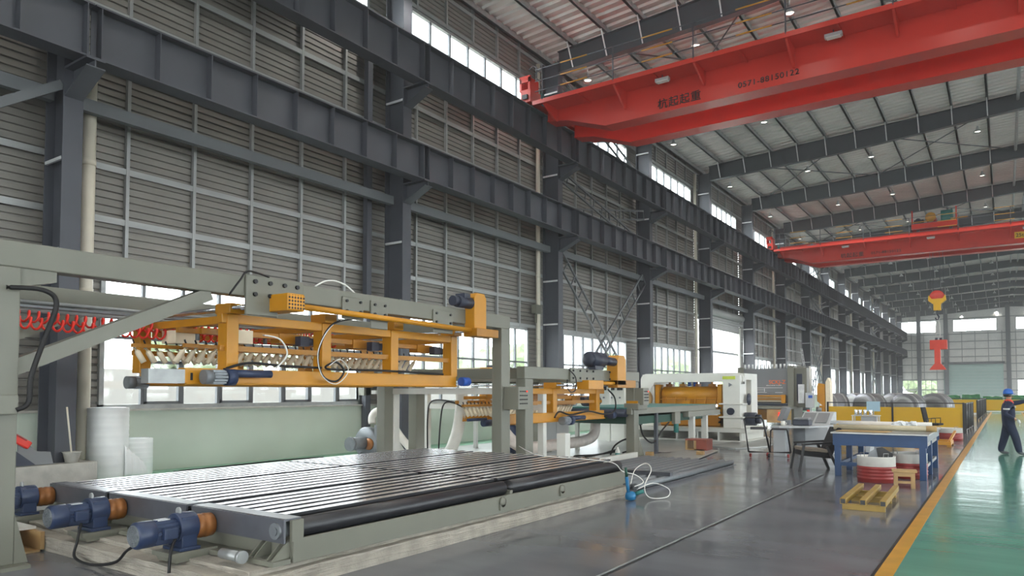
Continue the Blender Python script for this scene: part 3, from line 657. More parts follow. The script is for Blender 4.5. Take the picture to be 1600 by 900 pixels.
B('tool_box', 'cream', g1, -8.75, -8.45, 5.75, 6.05, 2.3, 2.48); B('tool_box', 'cream', g1, -9.75, -9.4, 5.5, 5.85, 2.32, 2.5)
def actuator(p, y0, label_part, parent, blue=True, k=1.45):
    x, z = p
    MB().cyl((x, y0, z), (x, y0+.1, z), .062*k, 18).build('motor_cap', 'motor_grey', parent)
    m = MB().cyl((x, y0+.1, z), (x, y0+.3, z), .05*k, 16)
    for i in range(12):
        a = 2*PI*i/12; m.bar((x+.055*k*math.cos(a), y0+.11, z+.055*k*math.sin(a)), (x+.055*k*math.cos(a), y0+.29, z+.055*k*math.sin(a)), .01, .022)
    m.build('actuator_motor', 'motor_grey', parent)
    if blue:
        MB().cyl((x, y0+.3, z), (x, y0+.42, z), .072*k, 16).build('actuator_head', 'motor_blue', parent); MB().cyl((x+.03, y0+.34, z+.05), (x+.03, y0+.95, z+.05), .034*k, 12).build('actuator_rod', 'motor_blue', parent)
actuator((-8.02, 1.83), 5.05, 'a', g1); actuator((-10.2, 1.78), 5.25, 'b', g1, False)
MB().cyl((-8.05, 10.1, 1.83), (-8.05, 10.3, 1.83), .08, 16).build('end_motor', 'blue_bright', g1)
cable('gripper_cable', [(-7.75, 7.3, 2.72), (-7.9, 6.95, 2.6), (-8.0, 6.8, 2.2), (-8.02, 6.9, 1.88), (-8.02, 7.15, 1.8), (-8.02, 7.3, 1.95), (-8.02, 7.15, 2.08), (-8.02, 6.95, 2.0), (-8.05, 7.2, 1.97), (-8.05, 8.2, 1.98), (-8.05, 9.6, 1.95)], .016, 'rubber', 'black looped cable hanging from the big gantry beam')
cable('gripper_hose', [(-7.72, 7.32, 2.74), (-7.88, 6.98, 2.62), (-7.97, 6.78, 2.25), (-7.99, 6.85, 1.9), (-7.99, 7.12, 1.76), (-7.99, 7.36, 1.95), (-7.99, 7.2, 2.12), (-8, 7.0, 2.02)], .007, 'hose_white', 'white looped hose hanging beside the black gantry cable')
cable('gripper_black_tube', [(-8.05, 5.35, 1.93), (-8.05, 5.7, 2.02), (-8.05, 6.2, 2.0), (-8.05, 6.9, 1.99)], .018, 'rubber', 'black flexible tube lying along the yellow gripper rail')
cable('curved_hose', [(-8.1, 5.95, 2.4), (-8.0, 6.15, 2.35), (-7.98, 6.25, 2.15), (-8.02, 6.1, 1.96)], .012, 'hose_white', 'thin white hose curving off the gripper valve box')
cable('top_hose', [(-7.75, 6.5, 3.08), (-7.75, 6.75, 3.2), (-7.75, 7.05, 3.18), (-7.72, 7.3, 3.02)], .012, 'hose_white', 'white hose arching over the top of the big gantry beam')
# second, smaller stacker behind
G2 = gantry('stacking_gantry', 'smaller grey-green gantry with yellow belt guard behind the foreground table', -7.6, -10.4, 11.5, 16.75, 2.14, .24, (11.65, 16.55), False)
MB().box(-7.6, -7.56, 13.2, 14.6, 1.86, 2.16).build('joint_plate', 'paint_grey', G2, bev=.01)
for yy in (13.3, 13.6, 13.9, 14.2, 15.0):
    for zz in (1.94, 2.1): link('bolt', BOLT, G2, (-7.56+9.0, yy-14.125, zz), (0, 0, 0), (.8, .8, .8))
MB().prism([(15.1, 1.8), (15.55, 1.8), (15.55, 2.4), (15.45, 2.5), (15.2, 2.5), (15.1, 2.4)], 'x', -7.68, -7.4).build('belt_guard', 'yellow', G2, bev=.01)
MB().cyl((-7.5, 13.9, 2.36), (-7.5, 14.5, 2.36), .17, 20).lathe([(.02, 0), (.12, .01), (.17, .05)], (-7.5, 13.85, 2.36), 'y', 20).cyl((-7.5, 14.5, 2.36), (-7.5, 15.1, 2.34), .1, 16).box(-7.6, -7.4, 14.0, 14.4, 2.14, 2.22).build('drive_motor', 'motor_dark', G2)
MB().cyl((-7.5, 14.0, 1.84), (-7.5, 15.8, 1.84), .04, 12).build('line_shaft', 'yellow', G2); MB().box(-7.65, -7.4, 15.1, 16.1, 1.74, 1.92).build('bearing_housing', 'yellow_dark', G2, bev=.01); MB().box(-7.7, -7.4, 13.7, 14.4, 1.7, 1.9).build('drive_guard', 'yellow', G2, bev=.01)
MB().box(-7.6, -7.5, 11.8, 16.4, .02, .16).build('floor_rail', 'paint_white', G2); MB().box(-7.55, -7.35, 12.6, 12.8, .16, .8).build('stub_post', 'paint_white', G2)
MB().prism([(16.7, .03), (17.0, .03), (16.7, .5)], 'x', -7.65, -7.6).build('gusset', 'paint_grey', G2)
g2, c2 = gripper('smaller yellow sheet gripper with cream fingers under the rear gantry', 12.3, 15.7, 1.0, 1.72, -8.1, -9.9, (13.4, 15.4), .9, 12.0, 1.33, .13)
actuator((-7.9, 1.02), 13.4, 'c', g2); MB().cyl((-7.95, 15.8, 1.08), (-7.95, 16.0, 1.08), .09, 14).build('end_motor', 'motor_blue', g2); MB().cyl((-8.6, 11.0, 1.1), (-8.6, 11.6, 1.1), .03, 10).cyl((-8.6, 11.5, 1.02), (-8.6, 11.75, 1.02), .07, 12).build('actuator_rod', 'motor_blue', g2)
cable('rear_gripper_cable', [(-7.8, 15.4, 1.7), (-7.8, 15.75, 1.5), (-7.8, 15.75, 1.2), (-7.85, 15.3, 1.12), (-7.9, 14.6, 1.2), (-7.9, 13.8, 1.14), (-7.9, 13.3, 1.22), (-7.9, 13.1, 1.1)], .02, 'rubber', 'black cable sagging along the rear yellow gripper')
cable('rear_beam_cable', [(-7.55, 13.1, 2.12), (-7.5, 13.3, 1.95), (-7.5, 13.3, 1.7), (-7.5, 13.1, 1.64), (-7.5, 12.95, 1.75), (-7.5, 12.95, 1.9)], .012, 'rubber', 'small black cable loop on the rear gantry beam')
def control_box(y, label):
    t = thing('control_box', label, 'control box', (-7.6, y, 1.3), group='push-button boxes')
    hs = MB().box(-7.69, -7.36, y-.18, y+.16, 1.32, 1.74).build('housing', 'paint_grey', t, bev=.008)
    for r in range(4):
        for i in range(5): MB().cyl((-7.36, y-.12+i*.055, 1.43+r*.075), (-7.345, y-.12+i*.055, 1.43+r*.075), .012, 8).build('button', 'black' if not (r == 3 and i == 4) else 'led_red', hs)
control_box(11.1, 'grey push-button box with a red lamp on the big gantry end post'); control_box(16.62, 'grey push-button box with a red lamp on the rear gantry end post')
# low roller bed at floor level beyond the table
T2 = thing('roller_bed', 'worn floor-level roller bed beyond the foreground table', 'roller bed', (-6.2, 13.5, 0))
B('tray', 'plate_dark', T2, -7.25, -5.05, 10.9, 16.3, 0, .012)
r2 = mk('roller', MB().cyl((0, 0, 0), (0, 5.1, 0), .055, 16), 'motor_grey')
for i in range(11): link('roller', r2, T2, (-7.1+i*.2+6.2, 11.05-13.5, .067))
B('end_bar', 'plate_dark', T2, -6.1, -5.0, 12.3, 12.42, .125, .19)
# air pump with hoses
t = thing('hand_pump', 'blue hand pump with green grip standing on the floor by the roller table', 'pump', (-4.72, 10.05, 0))
MB().lathe([(.02, 0), (.075, .015), (.085, .07), (.07, .12), (.03, .14)], (-4.72, 10.05, 0), 'z', 18).build('bowl', 'pump_blue', t); MB().cyl((-4.74, 10.02, .1), (-4.76, 10.0, .36), .026, 12).build('neck', 'pump_blue', t); MB().cyl((-4.76, 10, .36), (-4.77, 9.99, .5), .02, 10).build('grip', 'belt_green', t); MB().cyl((-4.66, 10.1, .1), (-4.56, 10.17, .14), .03, 10).build('nozzle', 'teal', t)
cable('air_hose', [(-7.6, 11.3, .62), (-6.8, 10.4, .62), (-6.2, 9.9, .61), (-5.5, 9.9, .6), (-5.0, 10.0, .56), (-4.9, 10.15, .42), (-4.75, 10.3, .36), (-4.62, 10.3, .26), (-4.7, 10.15, .2)], .007, 'hose_white', 'white air hose trailing across the rollers to the blue pump', cat='hose')
cable('coiled_hose', [(-4.66, 10.15, .16), (-4.5, 10.4, .24), (-4.33, 10.6, .14), (-4.32, 10.5, .03), (-4.5, 10.25, .04), (-4.6, 10.3, .2), (-4.62, 10.6, .42), (-4.78, 10.75, .5), (-4.9, 10.6, .4), (-4.88, 10.4, .2)], .007, 'hose_white', 'loose loops of white hose beside the blue pump', cat='hose')
# ================================================================== OVERHEAD CRANES
def text_pts(): pass
def crane(dy, label, full):
    y0 = 20.15+dy; c = thing('overhead_crane', label, 'crane', (RIDGE, y0, 10.5))
    zb, zt = 10.5, 11.78; XL, XRR = -13.0, 15.2
    for q, (ya, yb) in enumerate(((y0+.95, y0+1.55), (y0+2.85, y0+3.45))):
        prof = [(XL, 11.12), (-12.2, 11.0), (-10.75, zb), (2*RIDGE+10.75, zb), (2*RIDGE+12.2, 11.0), (XRR, 11.12), (XRR, zt), (XL, zt)]
        MB().prism(prof, 'y', ya+.04, yb-.04).build('girder', 'red', c)
        bot = [(XL, 11.12), (-12.2, 11.0), (-10.75, zb), (2*RIDGE+10.75, zb), (2*RIDGE+12.2, 11.0), (XRR, 11.12)]
        m = MB()
        for i in range(len(bot)-1):
            (xa, za), (xb, z2) = bot[i], bot[i+1]; m.prism([(xa, za-.02), (xb, z2-.02), (xb, z2), (xa, za)], 'y', ya, yb)
        m.build('bottom_flange', 'red', c)
        MB().box(XL, XRR, ya, yb, zt, zt+.02).build('top_flange', 'red', c)
        MB().box(XL, XRR, (ya+yb)/2-.04, (ya+yb)/2+.04, zt+.02, zt+.1).build('trolley_rail', 'steel_mid', c)
        # walkway
        pa, pb = (y0, ya) if q == 0 else (yb, yb+1.0)
        MB().box(XL, XRR, pa, pb, 11.42, 11.45).build('walkway', 'red', c); e = pa if q == 0 else pb; wk = c.children[-1]
        MB().box(XL, XRR, e-.015, e+.015, 11.36, 11.5).build('toe_board', 'red', c)
        for i in range(11):
            x = -12.6+i*2.62
            if q == 0:
                MB().prism([(pa+.05, 11.42), (pb, 11.42), (pb, 10.85 if i % 2 else 11.0), (pb-.1, 10.85 if i % 2 else 11.0), (pa+.05, 11.34)], 'x', x-.03, x+.03).build('bracket', 'red', c)
                MB().prism([(pa+.05, 11.36), (pb, 11.36), (pb, 11.42), (pa+.05, 11.42)], 'x', x+1.28, x+1.33).build('rib', 'red', c)
        # railing
        yy = e
        for i in range(11): MB().cyl((-12.6+i*2.62, yy, 11.45), (-12.6+i*2.62, yy, 12.55), .022, 6).build('rail_post', 'steel_dark', wk)
        for z in (11.8, 12.15, 12.55):
            MB().cyl((-12.9, yy, z), (15, yy, z), .016, 6).build('hand_rail', 'steel_dark', wk)
            for i in range(9): MB().cyl((-11.9+i*2.9, yy, z), (-10.9+i*2.9, yy, z), .021, 6).build('rail_band', 'line_yellow', wk)
    for s, X in ((-1, XB), (1, 15.45)):
        MB().box(X-.2, X+.2, y0-.05, y0+4.75, 11.5, 11.95).build('end_carriage', 'red', c, bev=.01)
        for yy in (y0+.3, y0+4.4): MB().cyl((X-.06, yy, 11.64), (X+.06, yy, 11.64), .16, 20).build('wheel', 'steel_dark', c)
        for yy in (y0-.12, y0+4.75): MB().box(X-.1, X+.1, yy, yy+.12, 11.6, 11.75).build('buffer', 'black', c)
    MB().box(XB-.25, XB-.17, y0-.05, y0+.5, 11.9, 12.35).box(XB+.1, XB+.18, y0-.05, y0+.5, 11.9, 12.35).box(XB-.25, XB+.18, y0-.05, y0+.03, 12.2, 12.42).build('end_bracket', 'red', c)
    MB().cyl((XB+.5, y0+.25, 11.5), (XB+.5, y0+.6, 11.5), .11, 14).cyl((XB+.5, y0+.25, 11.62), (XB+.5, y0+.25, 11.78), .06, 10).box(XB+.4, XB+.6, y0+.2, y0+.7, 11.46, 11.52).build('travel_motor', 'teal', c)
    m = MB()
    for yy in (y0+.5, y0+.9): m.tube([(XB+.1, yy, 11.95), (XB+.1, yy, 12.9), (XB-.05, yy, 13.0), (XB-.2, yy, 12.9)], .02, 6)
    for z in (12.2, 12.5, 12.8): m.cyl((XB+.1, y0+.5, z), (XB+.1, y0+.9, z), .015, 6)
    m.build('ladder', 'steel_dark', c)
    MB().box(-10.9, -10.3, y0+.3, y0+.8, 11.45, 11.6).cyl((-10.6, y0+.4, 11.62), (-10.6, y0+.7, 11.62), .1, 10).build('cable_box', 'steel_mid', c)
    yf = y0+.985
    for x in (-8.5, -3.6, 1.3):
        MB().box(x-.22, x+.22, y0+.35, y0+.5, 11.22, 11.32).build('flood_lamp', 'lamp_shell', c); MB().box(x-.18, x+.18, y0+.33, y0+.52, 11.205, 11.22).build('lamp_lens', 'led_glow', c); MB().cyl((x, y0+.42, 11.32), (x, y0+.42, 11.42), .015, 6).build('lamp_stem', 'steel_dark', c)
    cl = wloc(c)
    text_obj('crane_lettering', '杭起起重', .34, 'text_black', c, Vector((-8.9, yf-.006, 10.64))-cl, (PI/2, 0, 0), sx=1.0, spacing=1.12)
    text_obj('crane_number', '0571-88150122', .235, 'text_black', c, Vector((-6.35 if full else -7.05, yf-.006, 10.68))-cl, (PI/2, 0, 0), sx=1.05, spacing=1.12)
    return c, y0
c1_, ya_ = crane(0, 'near red overhead travelling crane with black lettering along its girder', True)
c2_, yb_ = crane(30.85, 'far red overhead travelling crane with a trolley and yellow 25t plate', False)
cl = wloc(c2_)
B('load_plate', 'sign_yellow', c2_, .68, 1.35, yb_+.93, yb_+.98, 10.78, 11.16); text_obj('load_text', '25t', .3, 'text_black', c2_, Vector((.74, yb_+.925, 10.86))-cl, (PI/2, 0, 0))
# trolley on the far crane, hook and lifting tool
def trolley(cx, y, label):
    t = thing('crane_trolley', label, 'trolley', (cx, y, 11.88))
    MB().box(cx-1.25, cx+1.25, y-1.2, y+1.2, 11.98, 12.35).build('frame', 'red', t, bev=.02)
    for sx in (-.9, .9):
        for sy in (-.95, .95): MB().cyl((cx+sx, y+sy-.06, 11.98), (cx+sx, y+sy+.06, 11.98), .1, 14).build('wheel', 'steel_dark', t)
    MB().cyl((cx-.2, y-.8, 12.75), (cx-.2, y+.8, 12.75), .28, 18).build('drum', 'red', t); MB().lathe([(.05, 0), (.3, .02), (.3, .1), (.05, .12)], (cx-.2, y-.95, 12.75), 'y', 18).build('drum_flange', 'line_yellow', t)
    MB().cyl((cx+.35, y-.5, 12.85), (cx+1.0, y-.5, 12.85), .32, 18).box(cx+.4, cx+.9, y-.8, y-.2, 12.35, 12.7).build('hoist_motor', 'teal', t)
    MB().box(cx-1.15, cx-.6, y-.7, y-.3, 12.35, 12.7).cyl((cx-.9, y-.9, 12.6), (cx-.9, y-.5, 12.6), .16, 12).build('gearbox', 'motor_dark', t)
    for sx in (-1.2, 1.2): MB().box(cx+sx-.04, cx+sx+.04, y-1.2, y-1.12, 12.35, 13.2).build('guard_post', 'red', t)
    for x in (cx-1.2, cx+.9): MB().cyl((x, y-1.2, 12.45), (x+.9, y-1.2, 12.45), .03, 6).build('guard_rail', 'line_yellow', t)
    return t
trolley(-3.45, yb_+2.2, 'red crane trolley with teal hoist motor on the far crane')
hx, hy = -3.45, yb_+2.2
h = thing('hook_block', 'yellow hook block with red sheave hanging from the far crane', 'hook block', (hx, hy, 6.5))
for dx in (-.38, -.2, .2, .38): MB().cyl((hx+dx, hy, 7.9), (hx+dx*.9, hy, 11.98), .012, 5).build('wire_rope', 'steel_dark', h)
MB().lathe([(.05, -.14), (.42, -.12), (.42, .12), (.05, .14)], (hx, hy, 7.72), 'y', 24).build('sheave', 'red', h)
MB().prism([(hx-.46, 7.85), (hx-.5, 7.5), (hx-.2, 7.25), (hx-.2, 6.85), (hx+.2, 6.85), (hx+.2, 7.25), (hx+.5, 7.5), (hx+.46, 7.85), (hx+.3, 7.6), (hx-.3, 7.6)], 'y', hy-.2, hy+.2).build('side_plate', 'sign_yellow', h, bev=.02)
MB().tube([(hx, hy, 6.85), (hx, hy, 6.6), (hx+.08, hy, 6.45), (hx+.05, hy, 6.28), (hx-.08, hy, 6.28), (hx-.12, hy, 6.4)], .05, 8).build('hook', 'motor_dark', h)
l = thing('lifting_tool', 'orange-red lifting tool hanging under the yellow hook block', 'lifting tool', (hx, hy, 3.05))
for dx in (-.1, .1): MB().tube([(hx, hy, 6.36), (hx+dx, hy, 6.0), (hx+dx*1.2, hy, 5.05)], .03, 6).build('sling', 'hose_white', l)
MB().box(hx-.45, hx+.5, hy-.3, hy+.3, 4.35, 4.95).build('head_box', 'red_hook', l, bev=.02); MB().box(hx-.2, hx+.12, hy-.33, hy+.2, 3.4, 4.9).build('stem', 'red_hook', l); MB().prism([(hx-.5, 3.05), (hx+.42, 3.05), (hx+.3, 3.25), (hx+.12, 3.45), (hx-.2, 3.45), (hx-.4, 3.2)], 'y', hy-.3, hy+.25).build('foot', 'red_hook', l)
MB().cyl((hx-.1, hy, 4.95), (hx-.1, hy, 5.1), .08, 10).cyl((hx+.15, hy, 4.95), (hx+.15, hy, 5.1), .08, 10).build('lug', 'motor_dark', l)
# ================================================================== LINE BEHIND THE GANTRIES
# white stand and conveyor between the gantries
t = thing('conveyor_stand', 'white steel stand with dark cables left of the gantry end post', 'stand', (-9.4, 12, 0))
for x, y, w in ((-10.75, 11.2, .17), (-11.4, 13.0, .14), (-8.15, 13.0, .14)): B('post', 'paint_white', t, x-w/2, x+w/2, y-w/2, y+w/2, 0, 1.6, bev=.006)
B('top_rail', 'paint_white', t, -10.85, -7.95, 11.1, 11.24, 1.6, 1.72); B('side_rail', 'paint_white', t, -11.47, -11.33, 11.24, 13.1, 1.6, 1.68); B('low_rail', 'paint_white', t, -11.3, -8.2, 12.95, 13.05, 1.25, 1.36)
MB().prism([(11.28, .05), (11.8, .05), (11.28, .7)], 'x', -10.8, -10.75).build('gusset', 'paint_white', t)
cable('stand_cable', [(-11.2, 12.8, .3), (-11.2, 12.8, 1.1), (-11.0, 12.7, 1.42), (-10.4, 12.5, 1.45), (-9.9, 12.5, 1.35)], .018, 'rubber', 'black cable running up the white conveyor stand'); cable('stand_cable_slack', [(-10.35, 12.2, .35), (-10.3, 12.2, 1.0), (-10.2, 12.2, 1.38), (-10.0, 12.3, 1.4), (-9.7, 12.4, 1.25)], .016, 'rubber', 'slack black cable hanging left of the white ribbed duct')
t = thing('feed_conveyor', 'raised feed conveyor with green belt and yellow roller behind the gantry post', 'conveyor', (-11.6, 16, 0))
FX, FY, FZ = -2.5, 2.2, .15
E_ = len(bpy.data.objects)
MB().box(-10.3, -10.22, 11.6, 19.5, 1.74, 1.98).build('side_plate', 'paint_grey', t, bev=.01); MB().box(-8.4, -8.32, 11.6, 19.5, 1.74, 1.98).build('side_plate', 'paint_grey', t, bev=.01)
MB().box(-10.22, -8.4, 11.5, 19.5, 1.8, 1.84).box(-10.22, -8.4, 11.5, 19.5, 1.9, 1.93).build('belt', 'belt_green', t)
for i in range(6): MB().cyl((-10.2, 11.45+i*.13, 1.97), (-8.42, 11.45+i*.13, 1.97), .05, 14).build('roller', 'galv', t)
MB().cyl((-10.2, 12.6, 2.06), (-8.6, 12.6, 2.06), .06, 14).build('pinch_roller', 'tubewrap', t); MB().box(-8.6, -8.3, 12.5, 12.7, 2.0, 2.12).build('bearing_block', 'yellow', t); MB().cyl((-8.7, 13.2, 2.08), (-8.7, 14.0, 2.08), .1, 14).box(-8.8, -8.6, 13.05, 13.2, 1.98, 2.2).build('drive_motor', 'motor_dark', t)
MB().box(-10.3, -8.32, 11.42, 11.46, 1.72, 1.95).build('film_curtain', 'film', t)
for x in (-10.26, -8.36):
    for y in (14.5, 19.3): B('leg', 'paint_white', t, x-.05, x+.05, y-.05, y+.05, -FZ, 1.74)
for ch in t.children: ch.location += Vector((FX, FY, FZ))
# blower and ducts
t = thing('blower_fan', 'grey centrifugal blower with ribbed motor by the left wall', 'blower', (-12.9, 12.3, 0))
MB().lathe([(.1, -.08), (.36, -.1), (.38, -.07), (.38, .07), (.36, .1), (.1, .08)], (-12.7, 12.35, .42), 'y', 32).box(-12.25, -12.4, 12.26, 12.44, .5, .86).build('volute', 'motor_grey', t)
MB().cyl((-12.7, 11.8, .42), (-12.7, 12.25, .42), .15, 18).cyl((-12.7, 11.74, .42), (-12.7, 11.82, .42), .165, 18).build('motor', 'motor_grey', t); MB().box(-12.95, -12.3, 11.8, 12.5, 0, .06).box(-12.9, -12.8, 12.2, 12.5, .06, .2).box(-12.5, -12.4, 12.2, 12.5, .06, .2).build('base', 'motor_grey', t); MB().lathe([(.05, -.02), (.14, 0), (.14, .05)], (-12.55, 12.2, .4), 'y', 16).build('inlet', 'copper', t)
cable('blower_duct', [(-12.57, 12.35, .88), (-12.57, 12.35, 1.05), (-12.45, 12.4, 1.18), (-12.25, 12.5, 1.12), (-11.9, 12.6, .6), (-11.5, 12.7, .2)], .09, 'duct', 'white bent duct rising from the grey blower', n=12, cat='duct')
def ribbed(name, pts, r, m, label, pitch=.03, n=14):
    P = [Vector(p) for p in pts]; out = []; L = 0
    for i in range(len(P)-1):
        p0 = P[max(i-1, 0)]; p1 = P[i]; p2 = P[i+1]; p3 = P[min(i+2, len(P)-1)]; sub = max(4, int((p2-p1).length/pitch*2))
        for j in range(sub):
            q = j/sub; out.append(.5*((2*p1)+(-p0+p2)*q+(2*p0-5*p1+4*p2-p3)*q*q+(-p0+3*p1-3*p2+p3)*q**3))
    return tag(MB().tube(out, [r*(1.06 if i % 2 else .95) for i in range(len(out))], n).build(name, m), label, 'duct')
ribbed('ribbed_duct', [(-9.95, 12.5, 1.72), (-9.96, 12.5, 1.3), (-10.05, 12.5, .8), (-10.25, 12.5, .35), (-10.5, 12.5, .12)], .13, 'duct', 'white ribbed flexible duct hanging beside the gantry end post')
ribbed('suction_pipe', [(-9.6, 13.6, .75), (-9.55, 14.0, .45), (-9.5, 14.6, .3), (-9.5, 16.0, .3), (-9.5, 17.4, .32), (-9.5, 17.9, .5), (-9.5, 17.95, .95)], .14, 'duct_clear', 'pinkish clear suction pipe curving under the rear gripper', .05)
t = thing('valve_station', 'black valve fittings on the floor behind the roller table', 'valves', (-10.6, 12.4, 0))
MB().box(-10.9, -10.3, 12.0, 12.1, 0, .08).cyl((-10.4, 12.05, .08), (-10.4, 12.05, .3), .05, 10).cyl((-10.55, 12.05, .25), (-10.25, 12.05, .25), .06, 12).build('valve', 'black', t); MB().cyl((-10.8, 12.05, .08), (-10.8, 12.05, .2), .07, 10).build('fitting', 'motor_dark', t)
t = thing('blue_tank', 'blue cylinder tank between the two gantry posts', 'tank', (-10.2, 14.5, 0)); MB().lathe([(.1, 0), (.28, .03), (.3, .12), (.3, .75), (.25, .85), (.08, .9)], (-10.2, 14.5, .04), 'z', 20).build('shell', 'motor_blue', t); MB().box(-10.4, -10.0, 14.3, 14.7, 0, .05).build('foot', 'motor_dark', t)
t = thing('oil_bottle', 'small red bottle on the floor between the gantry posts', 'bottle', (-8.5, 12.2, 0)); MB().lathe([(.06, 0), (.06, .22), (.03, .27), (.03, .32)], (-8.3, 12.1, 0), 'z', 14).build('body', 'drum_red', t); MB().cyl((-8.3, 12.1, .32), (-8.3, 12.1, .36), .035, 10).build('cap', 'copper', t)
t = thing('spray_bottle', 'white bottle with green label at the rear gantry foot', 'bottle', (-7.75, 16.1, .02)); MB().lathe([(.055, 0), (.06, .02), (.06, .2), (.025, .26), (.025, .3)], (-7.85, 16.0, 0), 'z', 14).build('body', 'paint_white', t); MB().lathe([(.061, .05), (.061, .15)], (-7.85, 16.0, 0), 'z', 14).build('label_band', 'teal', t)
for i, pts in enumerate(([(-8.6, 15.6, .03), (-8.3, 16.0, .1), (-8.0, 16.1, .2), (-8.1, 16.5, .15), (-8.6, 16.2, .05), (-8.9, 15.7, .04), (-8.4, 15.3, .03)], [(-8.5, 16.9, .02), (-8.2, 16.6, .3), (-7.9, 16.7, .45), (-7.9, 17.1, .2), (-8.3, 17.2, .05)], [(-7.7, 17.0, .8), (-7.75, 17.3, .5), (-7.7, 17.8, .3), (-7.7, 18.4, .6), (-7.7, 18.9, .8)])):
    cable('tangled_cable', pts, .022, 'rubber', ['black cable coil lying under the rear gripper', 'black cable bunch behind the rear gantry foot', 'black cable slung under the green belt conveyor'][i])
# green belt conveyor to the leveller
t = thing('belt_conveyor', 'green belt conveyor table leading to the yellow leveller', 'conveyor', (-8.3, 19.6, 0))
MB().box(-10.2, -10.1, 16.3, 23.2, 1.08, 1.24).build('side_beam', 'paint_grey', t, bev=.01); MB().box(-7.75, -7.62, 16.3, 22.6, 1.08, 1.24).build('side_beam', 'paint_grey', t, bev=.01)
MB().box(-10.1, -7.75, 16.3, 23, 1.22, 1.25).build('belt_top', 'teal', t); MB().box(-10.0, -7.72, 16.8, 22, .82, 1.02).build('belt_return', 'belt_green', t); MB().cyl((-10.1, 16.3, 1.12), (-7.75, 16.3, 1.12), .1, 16).build('end_roller', 'motor_dark', t)
MB().box(-7.85, -7.45, 16.35, 16.9, 1.2, 1.36).build('bearing_block', 'paint_grey', t, bev=.02); MB().box(-7.8, -7.5, 16.4, 16.8, 1.36, 1.42).build('block_cap', 'yellow', t); MB().cyl((-9.2, 16.8, 1.4), (-9.2, 17.5, 1.4), .14, 14).build('drive_motor', 'motor_dark', t)
for x, y, w, m_ in ((-7.7, 18.0, .09, 'steel_dark'), (-7.68, 20.6, .16, 'paint_white'), (-7.68, 21.7, .16, 'paint_white'), (-10.1, 18, .1, 'paint_white'), (-10.1, 21.7, .12, 'paint_white')): B('leg', m_, t, x-w/2, x+w/2, y-w/2, y+w/2, 0, 1.08)
B('apron', 'paint_grey', t, -7.8, -7.55, 20.0, 22.8, .92, 1.08); B('hanger', 'paint_grey', t, -7.7, -7.6, 19.1, 19.5, .75, 1.08); MB().cyl((-7.65, 19.3, .5), (-7.65, 19.3, .75), .07, 10).build('air_valve', 'teal', t); B('foot', 'steel_dark', t, -7.9, -7.3, 17.9, 18.1, 0, .04)
# control cabinet behind
t = thing('electric_cabinet', 'tall white electrical cabinet with three gauges behind the rear gantry', 'cabinet', (-11, 21.5, 0)); B('body', 'paint_white', t, -11.5, -10.5, 21.9, 22.4, 0, 2.1, bev=.01)
for i in range(3): B('gauge', 'screen', t, -11.35+i*.3, -11.15+i*.3, 21.88, 21.9, 1.7, 1.88); MB().cyl((-11.25+i*.3, 21.86, 1.45), (-11.25+i*.3, 21.9, 1.45), .03, 10).build('knob', 'motor_grey', t)
t = thing('steel_cupboard', 'low grey cupboards under the rear gripper by the wall', 'cupboard', (-11.3, 18.5, 0)); 
for i in range(2): B('door', 'cabinet', t, -11.8, -11.0, 17.6+i*.75, 18.33+i*.75, .25, .85, bev=.008)
B('plinth', 'motor_grey', t, -11.8, -11.05, 17.6, 19.1, 0, .25)
# roller leveller
L = thing('roller_leveller', 'roller leveller with yellow housings inside a white portal frame', 'leveller', (-9, 24.6, 0))
def rr(x0, x1, z0, z1, r):     # portal outline with rounded corners
    o = []
    for cx, cz, a0 in ((x1-r, z1-r, 0), (x0+r, z1-r, 90)):
        for i in range(7): a = math.radians(a0+15*i); o.append((cx+r*math.cos(a), cz+r*math.sin(a)))
    return o
top = rr(-10.75, -7.1, 0, 2.28, .22)
MB().prism([(-7.1, 1.9)]+top+[(-10.75, .7), (-10.4, .7), (-10.4, 1.72), (-10.22, 1.98), (-7.1, 1.98)], 'y', 23.8, 23.95).build('portal_plate', 'paint_white', L)
MB().box(-10.75, -7.1, 23.95, 25.4, 2.05, 2.26).build('portal_top', 'paint_white', L)
MB().box(-7.72, -7.15, 23.6, 24.3, .45, 2.2).box(-7.85, -7.05, 23.55, 24.35, 1.22, 1.27).box(-7.85, -7.05, 23.55, 24.35, .78, .83).box(-7.7, -7.1, 23.55, 25.3, .45, .75).build('column', 'paint_white', L, bev=.015)
MB().box(-7.72, -7.15, 24.9, 25.6, .45, 2.1).build('column', 'paint_white', L, bev=.015); MB().box(-10.75, -10.3, 23.9, 25.6, .45, 2.0).build('column', 'paint_white', L, bev=.015)
MB().cyl((-7.45, 23.5, 1.0), (-7.45, 23.58, 1.0), .12, 20).build('bearing_cap', 'motor_dark', L); MB().lathe([(.04, 0), (.2, .02), (.2, .06), (.04, .1)], (-7.08, 24.2, 1.4), 'x', 24).build('hand_wheel', 'motor_dark', L); MB().cyl((-7.1, 24.0, .75), (-6.75, 24.0, .75), .22, 18).cyl((-6.75, 24, .75), (-6.6, 24, .75), .15, 16).build('spindle', 'motor_dark', L)
B('warning_plate', 'lime', L, -7.72, -7.3, 23.57, 23.6, 2.06, 2.16); MB().cyl((-7.48, 23.58, 1.88), (-7.48, 23.6, 1.88), .08, 3).build('emblem', 'motor_grey', L)
MB().cyl((-10.05, 24.3, 1.55), (-8.0, 24.3, 1.55), .28, 24).box(-10.05, -8.0, 24.05, 24.5, 1.22, 1.5).build('upper_housing', 'yellow', L)
MB().box(-10.1, -7.95, 24.0, 24.04, 1.36, 1.4).build('housing_rib', 'yellow_dark', L)
for i in range(6): MB().prism([(24.04, 1.24), (23.9, 1.24), (24.04, 1.5)], 'x', -9.9+i*.36, -9.88+i*.36).build('gusset', 'yellow', L)
